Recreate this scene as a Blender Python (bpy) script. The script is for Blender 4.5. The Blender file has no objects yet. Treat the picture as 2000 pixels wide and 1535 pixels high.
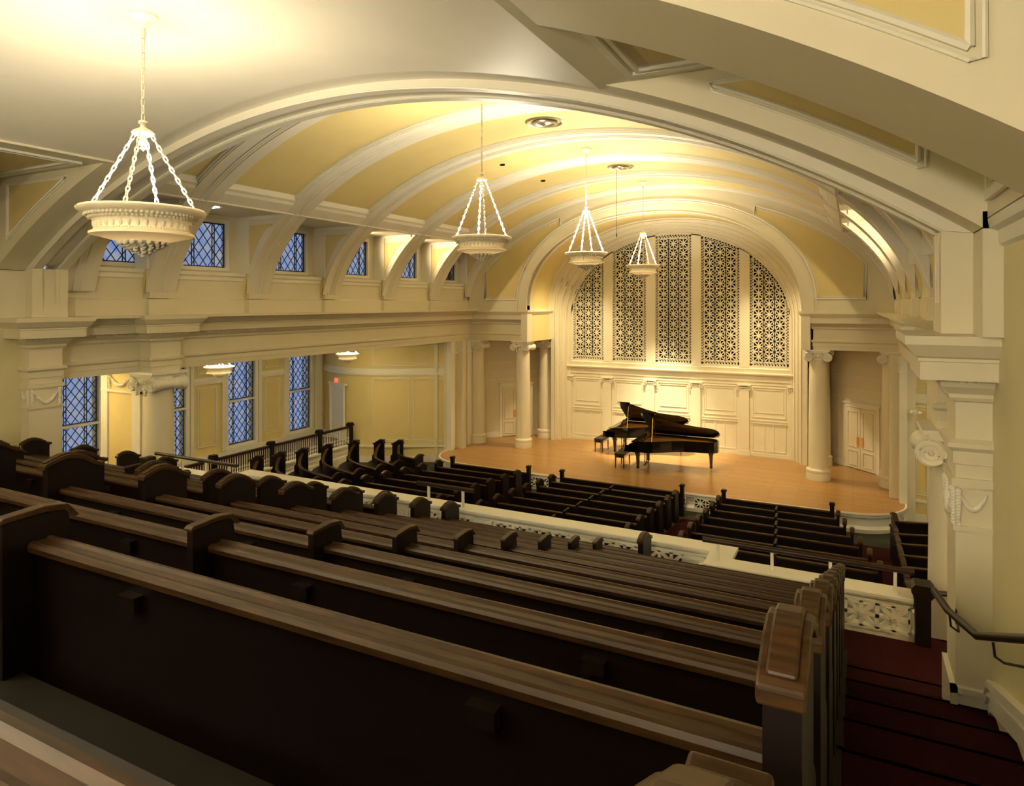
import bpy, bmesh, math, random
from math import sin, cos, pi, sqrt, atan2, radians
from mathutils import Vector, Matrix
random.seed(7)
C = bpy.context.scene.collection
AX = -6.0                      # hall axis in world X; builders below use hall coordinates (distance from the axis)

# ------------------------------------------------------------------ camera, world, exposure, large lights
cam = bpy.data.cameras.new('camera'); camo = bpy.data.objects.new('camera', cam); C.objects.link(camo)
camo.location = (0, 0, 6.3); camo.rotation_euler = (pi/2, 0, 0.4711)
cam.sensor_width = 36; cam.lens = 1307.5/2000*36; cam.shift_y = (591.55-767.5)/2000; cam.clip_start = 0.05; cam.clip_end = 200
bpy.context.scene.camera = camo
vs = bpy.context.scene.view_settings
vs.view_transform = 'Standard'; vs.look = 'None'; vs.gamma = 1; vs.use_curve_mapping = False; vs.exposure = 0.45
w = bpy.data.worlds.new('World'); bpy.context.scene.world = w; w.use_nodes = True
bg = w.node_tree.nodes['Background']; bg.inputs[0].default_value = (0.34, 0.41, 0.62, 1); bg.inputs[1].default_value = 0.85
WARM = (1.0, 0.895, 0.68)

def light(kind, name, loc, energy, color=WARM, size=0.3, target=None, spot=None, blend=0.6, parent=None, up=False):
    d = bpy.data.lights.new(name, kind); d.energy = energy; d.color = color
    if kind == 'AREA': d.shape = 'DISK'; d.size = size
    elif kind == 'SPOT': d.spot_size = spot; d.spot_blend = blend; d.shadow_soft_size = size
    else: d.shadow_soft_size = size
    o = bpy.data.objects.new(name, d); C.objects.link(o)
    if parent is not None:
        o.parent = parent; o.location = Vector(loc) - parent.location
    else: o.location = loc
    if up: o.rotation_euler = (pi, 0, 0)
    elif target is not None:
        o.rotation_euler = (Vector(target)-Vector(loc)).to_track_quat('-Z', 'Y').to_euler()
    return o
# stage lighting hung in the soffit over the platform
light('SPOT', 'stage_spot', (-6.35, 22.7, 8.9), 5200, (1, .84, .56), .10, (-6.3, 24.1, 1.0), radians(42), 1.0)
light('SPOT', 'stage_wash', (-3.6, 22.7, 8.2), 800, (1, .80, .48), .25, (-1.9, 24.0, 1.2), radians(95), 1.0)
light('SPOT', 'stage_wash', (-8.6, 22.7, 8.2), 800, (1, .80, .48), .25, (-10.1, 24.0, 1.2), radians(95), 1.0)
light('SPOT', 'stage_front', (-6, 14.5, 9.7), 1500, (1, .76, .42), .35, (-6, 22.0, 0.8), radians(64), .9)
# fill lights added behind the camera to brighten the near walls and arch
light('AREA', 'rear_lamp_light', (-6, -1.6, 7.12), 520, WARM, .7, up=True)
light('AREA', 'rear_lamp_light', (-1.2, -3.0, 7.0), 170, WARM, .6, (-3, 4, 6.6))

# ------------------------------------------------------------------ materials
def mat(name, col, rough=.6, metal=0, noise=0, nscale=6, coat=0, bump=0, bscale=40, spec=.5, stretch=None, col2=None, emis=None, estr=0):
    m = bpy.data.materials.new(name); m.use_nodes = True; nt = m.node_tree; b = nt.nodes['Principled BSDF']
    b.inputs['Base Color'].default_value = (*col, 1); b.inputs['Roughness'].default_value = rough
    b.inputs['Metallic'].default_value = metal; b.inputs['Coat Weight'].default_value = coat
    b.inputs['Coat Roughness'].default_value = .12
    b.inputs['Specular IOR Level'].default_value = spec
    if emis: b.inputs['Emission Color'].default_value = (*emis, 1); b.inputs['Emission Strength'].default_value = estr
    if noise or bump:
        tc = nt.nodes.new('ShaderNodeTexCoord'); mp = nt.nodes.new('ShaderNodeMapping')
        nt.links.new(tc.outputs['Object'], mp.inputs[0])
        if stretch: mp.inputs['Scale'].default_value = stretch
    if noise:
        n = nt.nodes.new('ShaderNodeTexNoise'); n.inputs['Scale'].default_value = nscale; n.inputs['Detail'].default_value = 6
        nt.links.new(mp.outputs[0], n.inputs['Vector'])
        r = nt.nodes.new('ShaderNodeValToRGB'); c2 = col2 or tuple(c*(1-noise) for c in col)
        r.color_ramp.elements[0].position = .3; r.color_ramp.elements[1].position = .7
        r.color_ramp.elements[0].color = (*c2, 1); r.color_ramp.elements[1].color = (*col, 1)
        nt.links.new(n.outputs[0], r.inputs[0]); nt.links.new(r.outputs[0], b.inputs['Base Color'])
    if bump:
        n2 = nt.nodes.new('ShaderNodeTexNoise'); n2.inputs['Scale'].default_value = bscale; n2.inputs['Detail'].default_value = 3
        nt.links.new(mp.outputs[0], n2.inputs['Vector'])
        bp = nt.nodes.new('ShaderNodeBump'); bp.inputs['Strength'].default_value = bump; bp.inputs['Distance'].default_value = .01
        nt.links.new(n2.outputs[0], bp.inputs['Height']); nt.links.new(bp.outputs[0], b.inputs['Normal'])
    return m
M = {}
M['cream'] = mat('cream_paint', (.76, .69, .50), .5, noise=.04, nscale=1.5, bump=.08)
M['vault'] = mat('vault_plaster', (.79, .735, .60), .45, noise=.05, nscale=1.2, bump=.1, bscale=25)
M['yellow'] = mat('yellow_paint', (.74, .60, .26), .55, noise=.05, nscale=2, bump=.1)
M['pale'] = mat('pale_yellow_paint', (.72, .64, .37), .55, noise=.05, nscale=2, bump=.1)
M['white'] = mat('white_trim_paint', (.84, .80, .66), .35, noise=.03, nscale=3)
M['plaster'] = mat('lamp_plaster', (.80, .74, .58), .6, bump=.25, bscale=60)
def glow_plaster():
    m = mat('alabaster_plaster', (.80, .74, .58), .6, bump=.25, bscale=60); nt = m.node_tree; b = nt.nodes['Principled BSDF']; o = nt.nodes['Material Output']
    t = nt.nodes.new('ShaderNodeBsdfTranslucent'); t.inputs[0].default_value = (.9, .74, .5, 1); x = nt.nodes.new('ShaderNodeMixShader'); x.inputs[0].default_value = .035
    nt.links.new(b.outputs[0], x.inputs[1]); nt.links.new(t.outputs[0], x.inputs[2]); nt.links.new(x.outputs[0], o.inputs[0]); return m
M['bowl'] = glow_plaster()
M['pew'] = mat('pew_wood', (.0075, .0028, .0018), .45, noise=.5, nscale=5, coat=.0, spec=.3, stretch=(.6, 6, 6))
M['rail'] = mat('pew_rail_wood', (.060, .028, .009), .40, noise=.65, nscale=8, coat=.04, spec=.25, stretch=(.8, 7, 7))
M['hand'] = mat('handrail_wood', (.035, .014, .006), .4, noise=.4, nscale=6, coat=.05, spec=.3)
M['newel'] = mat('newel_wood', (.010, .005, .003), .45, noise=.4, nscale=6, spec=.3)
M['carpet'] = mat('red_carpet', (.034, .0042, .0042), .98, noise=.35, nscale=60, bump=.4, bscale=220, spec=.1)
M['grey'] = mat('grey_floor', (.040, .042, .030), .8, noise=.2, nscale=9, spec=.2)
M['tier'] = mat('tier_floor', (.016, .012, .007), .6, noise=.3, nscale=5, spec=.2)
M['seat'] = mat('pew_seat_wood', (.020, .011, .005), .42, noise=.5, nscale=6, spec=.3, stretch=(.6, 6, 6))
M['black'] = mat('piano_lacquer', (.006, .005, .005), .12, coat=.9)
M['velvet'] = mat('bench_leather', (.012, .008, .007), .45, bump=.2)
M['gold'] = mat('piano_plate', (.62, .34, .09), .35, metal=.5)
M['sound'] = mat('piano_soundboard', (.50, .26, .08), .4, noise=.2, nscale=4, stretch=(8, 1, 1))
M['brass'] = mat('brass', (.75, .55, .22), .25, metal=1)
M['copper'] = mat('copper_pull', (.85, .36, .14), .45, metal=.35)
M['ivory'] = mat('ivory_keys', (.8, .78, .7), .3)
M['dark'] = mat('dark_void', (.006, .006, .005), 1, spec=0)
M['lead'] = mat('window_leading', (.02, .03, .03), .5)
M['metal'] = mat('ceiling_dish_metal', (.62, .55, .38), .28, metal=.85)
M['iron'] = mat('dark_iron', (.014, .009, .007), .45)
M['bulb'] = mat('lamp_glow', (1, .9, .7), .5, emis=(1, .82, .55), estr=14)
M['red'] = mat('exit_red', (.9, .08, .03), .4, emis=(1, .10, .03), estr=1.6)
M['signw'] = mat('exit_face', (.8, .72, .5), .4)
def floor_mat():
    m = bpy.data.materials.new('stage_oak'); m.use_nodes = True; nt = m.node_tree; b = nt.nodes['Principled BSDF']
    tc = nt.nodes.new('ShaderNodeTexCoord'); mp = nt.nodes.new('ShaderNodeMapping'); nt.links.new(tc.outputs['Object'], mp.inputs[0])
    br = nt.nodes.new('ShaderNodeTexBrick'); nt.links.new(mp.outputs[0], br.inputs[0])
    br.inputs['Scale'].default_value = 1; br.inputs['Brick Width'].default_value = 1.4; br.inputs['Row Height'].default_value = .085
    br.inputs['Mortar Size'].default_value = .004; br.inputs['Color1'].default_value = (.50, .26, .075, 1)
    br.inputs['Color2'].default_value = (.60, .33, .10, 1); br.inputs['Mortar'].default_value = (.22, .09, .025, 1); br.inputs['Bias'].default_value = -.1
    n = nt.nodes.new('ShaderNodeTexNoise'); n.inputs['Scale'].default_value = 3; mp2 = nt.nodes.new('ShaderNodeMapping'); mp2.inputs['Scale'].default_value = (1, 12, 1)
    nt.links.new(tc.outputs['Object'], mp2.inputs[0]); nt.links.new(mp2.outputs[0], n.inputs['Vector'])
    mx = nt.nodes.new('ShaderNodeMixRGB'); mx.blend_type = 'MULTIPLY'; mx.inputs[0].default_value = .35
    nt.links.new(br.outputs[0], mx.inputs[1]); nt.links.new(n.outputs[0], mx.inputs[2]); nt.links.new(mx.outputs[0], b.inputs['Base Color'])
    b.inputs['Roughness'].default_value = .33; b.inputs['Coat Weight'].default_value = .25; b.inputs['Coat Roughness'].default_value = .2
    return m
M['oak'] = floor_mat()
def glass_mat():
    m = bpy.data.materials.new('leaded_glass'); m.use_nodes = True; nt = m.node_tree; nt.nodes.clear()
    out = nt.nodes.new('ShaderNodeOutputMaterial'); mix = nt.nodes.new('ShaderNodeMixShader')
    tr = nt.nodes.new('ShaderNodeBsdfTransparent'); gl = nt.nodes.new('ShaderNodeBsdfPrincipled')
    gl.inputs['Base Color'].default_value = (.33, .33, .36, 1); gl.inputs['Roughness'].default_value = .25
    tc = nt.nodes.new('ShaderNodeTexCoord'); mp = nt.nodes.new('ShaderNodeMapping'); mp.inputs['Rotation'].default_value = (radians(45), 0, 0)
    mp.inputs['Scale'].default_value = (1, 5.6, 5.6)
    vo = nt.nodes.new('ShaderNodeTexVoronoi'); vo.inputs['Scale'].default_value = 1.0; vo.inputs['Randomness'].default_value = 0
    nt.links.new(tc.outputs['Object'], mp.inputs[0]); nt.links.new(mp.outputs[0], vo.inputs['Vector'])
    r = nt.nodes.new('ShaderNodeValToRGB'); r.color_ramp.elements[0].color = (.55, .72, 1, 1); r.color_ramp.elements[1].color = (1, .92, .80, 1)
    sep = nt.nodes.new('ShaderNodeSeparateColor'); nt.links.new(vo.outputs['Color'], sep.inputs[0]); nt.links.new(sep.outputs[0], r.inputs[0])
    nt.links.new(r.outputs[0], tr.inputs[0]); mix.inputs[0].default_value = .28
    nt.links.new(tr.outputs[0], mix.inputs[1]); nt.links.new(gl.outputs[0], mix.inputs[2]); nt.links.new(mix.outputs[0], out.inputs[0])
    return m
M['glass'] = glass_mat()

# ------------------------------------------------------------------ mesh builder
class MB:
    def __init__(s, sg=1, T=None): s.v = []; s.f = []; s.sg = sg; s.T = T
    def add(s, vs_, fs):
        n = len(s.v)
        for p in vs_:
            p = Vector(p)
            if s.T is not None: p = s.T @ p
            s.v.append((p.x*s.sg, p.y, p.z))
        s.f += [tuple(n+i for i in f) for f in fs]
    def box(s, x0, x1, y0, y1, z0, z1):
        s.add([(x0,y0,z0),(x1,y0,z0),(x1,y1,z0),(x0,y1,z0),(x0,y0,z1),(x1,y0,z1),(x1,y1,z1),(x0,y1,z1)],
              [(0,3,2,1),(4,5,6,7),(0,1,5,4),(1,2,6,5),(2,3,7,6),(3,0,4,7)])
    def quad(s, a, b, c, d): s.add([a, b, c, d], [(0,1,2,3)])
    def prism(s, poly, ax, a, b):
        n = len(poly)
        def P(u, v, t): return {'x': (t, u, v), 'y': (u, t, v), 'z': (u, v, t)}[ax]
        s.add([P(u,v,a) for u,v in poly]+[P(u,v,b) for u,v in poly],
              [tuple(range(n))[::-1], tuple(range(n, 2*n))]+[(i,(i+1)%n,(i+1)%n+n,i+n) for i in range(n)])
    def strip(s, lo, hi, ax, a, b):
        """solid between two polylines of equal length, extruded along ax from a to b"""
        n = len(lo)
        def P(u, v, t): return {'x': (t, u, v), 'y': (u, t, v), 'z': (u, v, t)}[ax]
        vv = [P(*p, a) for p in lo]+[P(*p, a) for p in hi]+[P(*p, b) for p in lo]+[P(*p, b) for p in hi]
        ff = []
        for i in range(n-1):
            ff += [(i,i+1,n+i+1,n+i), (2*n+i,3*n+i,3*n+i+1,2*n+i+1), (i,2*n+i,2*n+i+1,i+1), (n+i,n+i+1,3*n+i+1,3*n+i)]
        ff += [(0,n,3*n,2*n), (n-1,3*n-1,4*n-1,2*n-1)]
        s.add(vv, ff)
    def sweep(s, path, prof, side=1, closed=False, cap=True):
        """profile (o,z) swept along plan path [(x,y)], o measured to the left (side=1) of travel, mitred"""
        n = len(path); m = len(prof); rings = []
        for i in range(n):
            p = Vector(path[i])
            d0 = (p-Vector(path[i-1])).normalized() if (i > 0 or closed) else None
            d1 = (Vector(path[(i+1)%n])-p).normalized() if (i < n-1 or closed) else None
            if d0 is None: d0 = d1
            if d1 is None: d1 = d0
            n0 = Vector((-d0.y, d0.x))*side; n1 = Vector((-d1.y, d1.x))*side
            b = n0+n1
            b = b/max(.2, b.dot(n0)) if b.length > 1e-6 else n0
            rings.append([(p.x+b.x*o, p.y+b.y*o, z) for o, z in prof])
        vv = [q for r in rings for q in r]; ff = []
        for i in range(n if closed else n-1):
            j = (i+1)%n
            for k in range(m-1): ff.append((i*m+k, i*m+k+1, j*m+k+1, j*m+k))
        if cap and not closed: ff += [tuple(range(m)), tuple((n-1)*m+k for k in range(m))[::-1]]
        s.add(vv, ff)
    def lathe(s, cx, cy, prof, n=24, caps=True):
        vv = [(cx+r*cos(2*pi*k/n), cy+r*sin(2*pi*k/n), z) for r, z in prof for k in range(n)]; ff = []
        for i in range(len(prof)-1):
            for k in range(n): ff.append((i*n+k, i*n+(k+1)%n, (i+1)*n+(k+1)%n, (i+1)*n+k))
        if caps and prof[0][0] > 1e-4: ff.append(tuple(range(n))[::-1])
        if caps and prof[-1][0] > 1e-4: ff.append(tuple((len(prof)-1)*n+k for k in range(n)))
        s.add(vv, ff)
    def tube(s, pts, r, n=8, closed=False):
        pts = [Vector(p) for p in pts]; N = len(pts); vv = []; ff = []
        up = Vector((0, 0, 1))
        for i, p in enumerate(pts):
            a = pts[i-1] if (i > 0 or closed) else p; b = pts[(i+1)%N] if (i < N-1 or closed) else p
            t = (b-a).normalized(); u = up if abs(t.z) < .9 else Vector((1, 0, 0))
            x = t.cross(u).normalized(); y = x.cross(t)
            rr = r[i] if isinstance(r, (list, tuple)) else r
            vv += [tuple(p+x*rr*cos(2*pi*k/n)+y*rr*sin(2*pi*k/n)) for k in range(n)]
        for i in range(N if closed else N-1):
            j = (i+1)%N
            for k in range(n): ff.append((i*n+k, i*n+(k+1)%n, j*n+(k+1)%n, j*n+k))
        if not closed: ff += [tuple(range(n))[::-1], tuple((N-1)*n+k for k in range(n))]
        s.add(vv, ff)
    def bar(s, a, b, wd, dp, nrm):
        """rectangular bar a-b; dp is its thickness along nrm, wd across"""
        a, b, nrm = Vector(a), Vector(b), Vector(nrm).normalized()
        t = (b-a).normalized(); x = t.cross(nrm).normalized()*wd/2; y = nrm*dp/2
        s.add([a-x-y, a+x-y, a+x+y, a-x+y, b-x-y, b+x-y, b+x+y, b-x+y],
              [(0,3,2,1),(4,5,6,7),(0,1,5,4),(1,2,6,5),(2,3,7,6),(3,0,4,7)])
    def frame(s, o, u, v, W, H, wd, dp, nrm):
        """rectangular moulding frame on a plane: corner o, unit axes u,v"""
        o, u, v = Vector(o), Vector(u), Vector(v); h = wd/2; nn = Vector(nrm)*dp/2; o = o+nn
        s.bar(o+v*h, o+u*W+v*h, wd, dp, nrm); s.bar(o+v*(H-h), o+u*W+v*(H-h), wd, dp, nrm)
        s.bar(o+u*h+v*wd, o+u*h+v*(H-wd), wd, dp, nrm); s.bar(o+u*(W-h)+v*wd, o+u*(W-h)+v*(H-wd), wd, dp, nrm)
    def sphere(s, c, r, n=10, sc=(1,1,1)):
        pr = [(r*sin(pi*i/n), -r*cos(pi*i/n)) for i in range(n+1)]; pr[0] = (1e-5, -r); pr[-1] = (1e-5, r)
        q = MB(); q.lathe(0, 0, pr, n+4)
        s.add([(c[0]+p[0]*sc[0], c[1]+p[1]*sc[1], c[2]+p[2]*sc[2]) for p in q.v], q.f)

def wl(x, y, z): return Vector((x+AX, y, z))      # hall -> world
def build(mb, name, m, parent=None, origin=None, smooth=False, hall=True, bevel=0):
    """link the collected geometry as ONE mesh object; with a parent the vertices are stored relative to it"""
    me = bpy.data.meshes.new(name); off = Vector((AX if hall else 0, 0, 0)); o0 = Vector(origin) if origin is not None else Vector((0, 0, 0))
    if parent is not None: o0 = wpos(parent)
    me.from_pydata([tuple(Vector(p)+off-o0) for p in mb.v], [], mb.f)
    bm = bmesh.new(); bm.from_mesh(me); bmesh.ops.recalc_face_normals(bm, faces=bm.faces)
    if bevel: bmesh.ops.bevel(bm, geom=[e for e in bm.edges if len(e.link_faces) == 2 and e.calc_face_angle(0) > .6], offset=bevel, segments=2, affect='EDGES', profile=.5)
    bm.to_mesh(me); bm.free()
    if smooth:
        me.polygons.foreach_set('use_smooth', [True]*len(me.polygons))
    me.materials.append(M[m] if isinstance(m, str) else m)
    o = bpy.data.objects.new(name, me); C.objects.link(o)
    if smooth:
        try: me.set_sharp_from_angle(angle=radians(38))
        except Exception: pass
    if parent is not None: o.parent = parent
    else: o.location = o0
    return o
def wpos(o):
    p = Vector(o.location)
    while o.parent is not None: o = o.parent; p += Vector(o.location)
    return p
def thing(name, label, cat, loc, group=None):
    o = bpy.data.objects.new(name, None); C.objects.link(o); o.location = loc; o.empty_display_size = .2
    o['label'] = label; o['category'] = cat
    if group: o['group'] = group
    return o
def tag(o, label, cat, group=None):
    o['label'] = label; o['category'] = cat
    if group: o['group'] = group
    return o
def struct(mb, name, m, smooth=False, parent=None, **k):
    o = build(mb, name, m, parent, smooth=smooth, **k)
    if parent is None: o['kind'] = 'structure'
    return o
def copy_tree(o, loc, label=None, group=None):
    c = o.copy(); C.objects.link(c); c.location = loc
    if label: c['label'] = label
    if group: c['group'] = group
    for ch in list(o.children):
        if ch.type == 'LIGHT': continue
        d = ch.copy(); C.objects.link(d); d.parent = c
        for g in list(ch.children):
            e = g.copy(); C.objects.link(e); e.parent = d
    return c

# ------------------------------------------------------------------ hall dimensions (metres, hall coordinates)
def zc_(x, R): return -2.97+sqrt(max(0, R*R-x*x))                 # crossing vault and front arch
def ve(x, off=0.0):                                              # nave vault
    a, b = 7.08+off, 4.2+off
    return 5.9+b*sqrt(max(0, 1-(x/a)**2))
def span(a, b, n): return [a+(b-a)*i/n for i in range(n+1)]
SIDES = ((-1, 'left'), (1, 'right'))
ZCT, ZAB = 6.04, 4.87
RIBS = [(7.15, 7.84), (8.88, 9.56), (11.46, 12.14), (14.06, 14.74), (16.66, 17.34), (19.26, 19.94), (21.62, 22.0)]

# crossing barrel vault
m = MB(); xs = span(-3.85, 3.85, 32)
lo = [(x, zc_(x, 12.0)) for x in xs]; hi = [(x, zc_(x, 12.0)+.3) for x in xs]
m.strip(lo, hi, 'y', -4, 6.55)
struct(m, 'ceiling', 'vault', smooth=True)
for sg, sd in SIDES:
    m = MB(sg); xs = span(3.85, 6.87, 18)
    lo = [(x, zc_(x, 12.0)) for x in xs]; hi = [(x, 8.38+.05) for x in xs]
    m.strip(lo, hi, 'y', 3.5, 4.55)                        # arch between the two side bays
    m.strip(lo, hi, 'y', 6.1, 6.55)                        # wall over the front arch
    m.strip(lo, hi, 'y', -4, .4)
    m.box(6.87, 7.3, 3.5, 4.55, 6.86, 8.43); m.box(6.87, 7.3, 6.1, 6.55, 6.86, 8.43); m.box(6.9, 7.3, .3, 6.2, 6.94, 8.43); m.box(6.87, 7.3, -4, .4, 6.9, 8.43)
    m.box(3.8, 7.3, .3, 6.2, 8.38, 8.7)                    # flat ceiling over the side bays
    struct(m, 'wall_upper_'+sd, 'cream', smooth=True)
    # yellow spandrel panels with mouldings, on each face over the arches
    for (yf, nn) in ((6.1, -1), (4.55, 1), (3.5, -1)):
        yq = yf+nn*.012; m = MB(sg); mm = MB(sg)
        xs = span(4.9, 6.45, 14); c0 = [(x, zc_(x, 12.22)) for x in xs]; tp = [(x, 8.24) for x in xs]
        k = [i for i, x in enumerate(xs) if c0[i][1] < 8.23]
        lo = [c0[i] for i in k]; hi = [tp[i] for i in k]
        m.strip(lo, hi, 'y', yf-.004 if nn > 0 else yq, yq if nn > 0 else yf+.004)
        struct(m, 'trim_spandrel_panel', 'yellow')
        P = [(x, yq, z) for x, z in lo]+[(hi[-1][0], yq, hi[-1][1]), (hi[0][0], yq, hi[0][1])]
        for off, r in ((0, .022), (.055, .014)):
            Q = [(x+(.0 if 0 else 0), yq, z-off) for x, z in lo]+[(hi[-1][0]+off, yq, lo[-1][1]-off), (hi[-1][0]+off, yq, hi[-1][1]+off*.4), (hi[0][0]-off, yq, hi[0][1]+off*.4)]
            mm.tube(Q, r, 6, closed=True)
        struct(mm, 'trim_spandrel', 'white', smooth=True)
    # mouldings around the flat side-bay ceilings
    for y0, y1 in ((4.55, 6.1), (.6, 3.5)):
        m = MB(sg)
        for i, (wd, z) in enumerate(((.07, 8.36), (.04, 8.34))):
            e = .16+i*.11
            m.frame((4.0+e, y0+e, 8.38), (1, 0, 0), (0, 1, 0), 2.85-2*e, y1-y0-2*e, wd, .03, (0, 0, -1))
        struct(m, 'trim_bay_ceiling', 'white')
        m = MB(sg); m.box(4.42, 6.43, y0+.42, y1-.42, 8.372, 8.385); struct(m, 'ceiling_bay', 'yellow')
    # side wall of the crossing, with ledge and panel above it
    m = MB(sg); m.box(7.0, 7.3, -4, 6.56, 0, 8.5); struct(m, 'wall_'+sd, 'pale')
    m = MB(sg); m.sweep([(7.0, -4), (7.0, 6.2)], [(0, 6.72), (.03, 6.74), (.04, 6.84), (.09, 6.86), (.10, 6.93), (0, 6.95)], 1); struct(m, 'trim_ledge', 'white')
    for y0, y1 in ((4.6, 6.05), (.9, 3.45)):
        m = MB(sg); m.frame((6.9, y0+.1, 7.05), (0, 1, 0), (0, 0, 1), y1-y0-.2, 1.2, .07, .04, (-1, 0, 0)); m.frame((6.9, y0+.22, 7.17), (0, 1, 0), (0, 0, 1), y1-y0-.44, .96, .03, .03, (-1, 0, 0))
        struct(m, 'trim_side_panel', 'white')
m = MB(); m.box(-7.3, 7.3, -4.3, -4, 0, 9.4); struct(m, 'wall_back', 'pale')

# front arch: face ring, reveal with recessed band, wall above it that closes to the nave
xs = span(-6.65, 6.65, 60)
m = MB()
m.strip([(x, zc_(x, 11.9)) for x in xs], [(x*1.033, zc_(x*1.033, 12.0)+.0) for x in xs], 'y', 6.55, 6.72)
m.strip([(x, zc_(x, 11.9)) for x in xs], [(x*1.033, zc_(x*1.033, 12.06)) for x in xs], 'y', 7.0, 7.15)
m.strip([(x, zc_(x, 11.955)) for x in xs], [(x*1.033, zc_(x*1.033, 12.08)) for x in xs], 'y', 6.70, 7.02)
m.strip([(x, zc_(x, 12.0)) for x in xs], [(x, zc_(x, 12.0)+2.4-abs(x)*.2) for x in xs], 'y', 6.56, 7.14)
struct(m, 'trim_front_arch', 'vault', smooth=True)
m = MB()
for R, y, r in ((11.925, 6.99, .02), (11.90, 6.555, .012)):
    m.tube([(x, y, zc_(x, R)) for x in xs], r, 6)
struct(m, 'trim_arch_bead', 'white', smooth=True)
for sg, sd in SIDES:
    m = MB(sg)
    JP = [(6.65, ZCT), (7.1, ZCT), (7.1, 6.866), (6.87, 6.866), (6.65, 6.897)]
    m.prism(JP, 'y', 6.55, 6.72); m.prism(JP, 'y', 7.0, 7.145); m.box(6.71, 7.1, 6.70, 7.02, ZCT, 6.9); m.box(6.87, 7.4, 6.10, 6.552, ZCT, 6.99)
    m.box(6.652, 6.72, 6.71, 7.01, ZCT, 6.3)
    m.box(6.66, 6.71, 6.95, 7.01, 6.3, 6.9)
    struct(m, 'trim_jamb_'+sd, 'cream')
# wall between front arch and nave vault (nave side)
m = MB(); xs = span(-6.9, 6.9, 60)
m.strip([(x, max(6.9, zc_(x, 12.0)+.02)) for x in xs], [(x, max(6.95, ve(x, .25))+.1) for x in xs], 'y', 6.9, 7.14); struct(m, 'wall_front_arch', 'vault')

# nave vault: ribs, borders, recessed panels
xr = span(-5.75, 5.75, 56)
for i, (y0, y1) in enumerate(RIBS):
    m = MB(); m.strip([(x, ve(x)) for x in xr], [(x, ve(x, .35)) for x in xr], 'y', y0, y1)
    for y, r in (((y0+y1)/2-.07, .022), ((y0+y1)/2+.07, .022), ((y0+y1)/2, .012)):
        m.tube([(x, y, ve(x)) for x in xr], r, 6)
    for sg in (-1, 1):
        q = MB(sg); xx = span(5.75, 7.0, 14)
        q.strip([(x, ve(x)) for x in xx], [(x, 8.36) for x in xx], 'y', y0, y1); q.box(7.0, 7.3, y0, y1, 6.95, 8.4)
        for y, r in (((y0+y1)/2-.07, .022), ((y0+y1)/2+.07, .022), ((y0+y1)/2, .012)):
            q.tube([(x, y, ve(x)) for x in xx], r, 6)
        m.add(q.v, q.f)
    struct(m, 'trim_vault_rib', 'vault', smooth=True)
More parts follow.
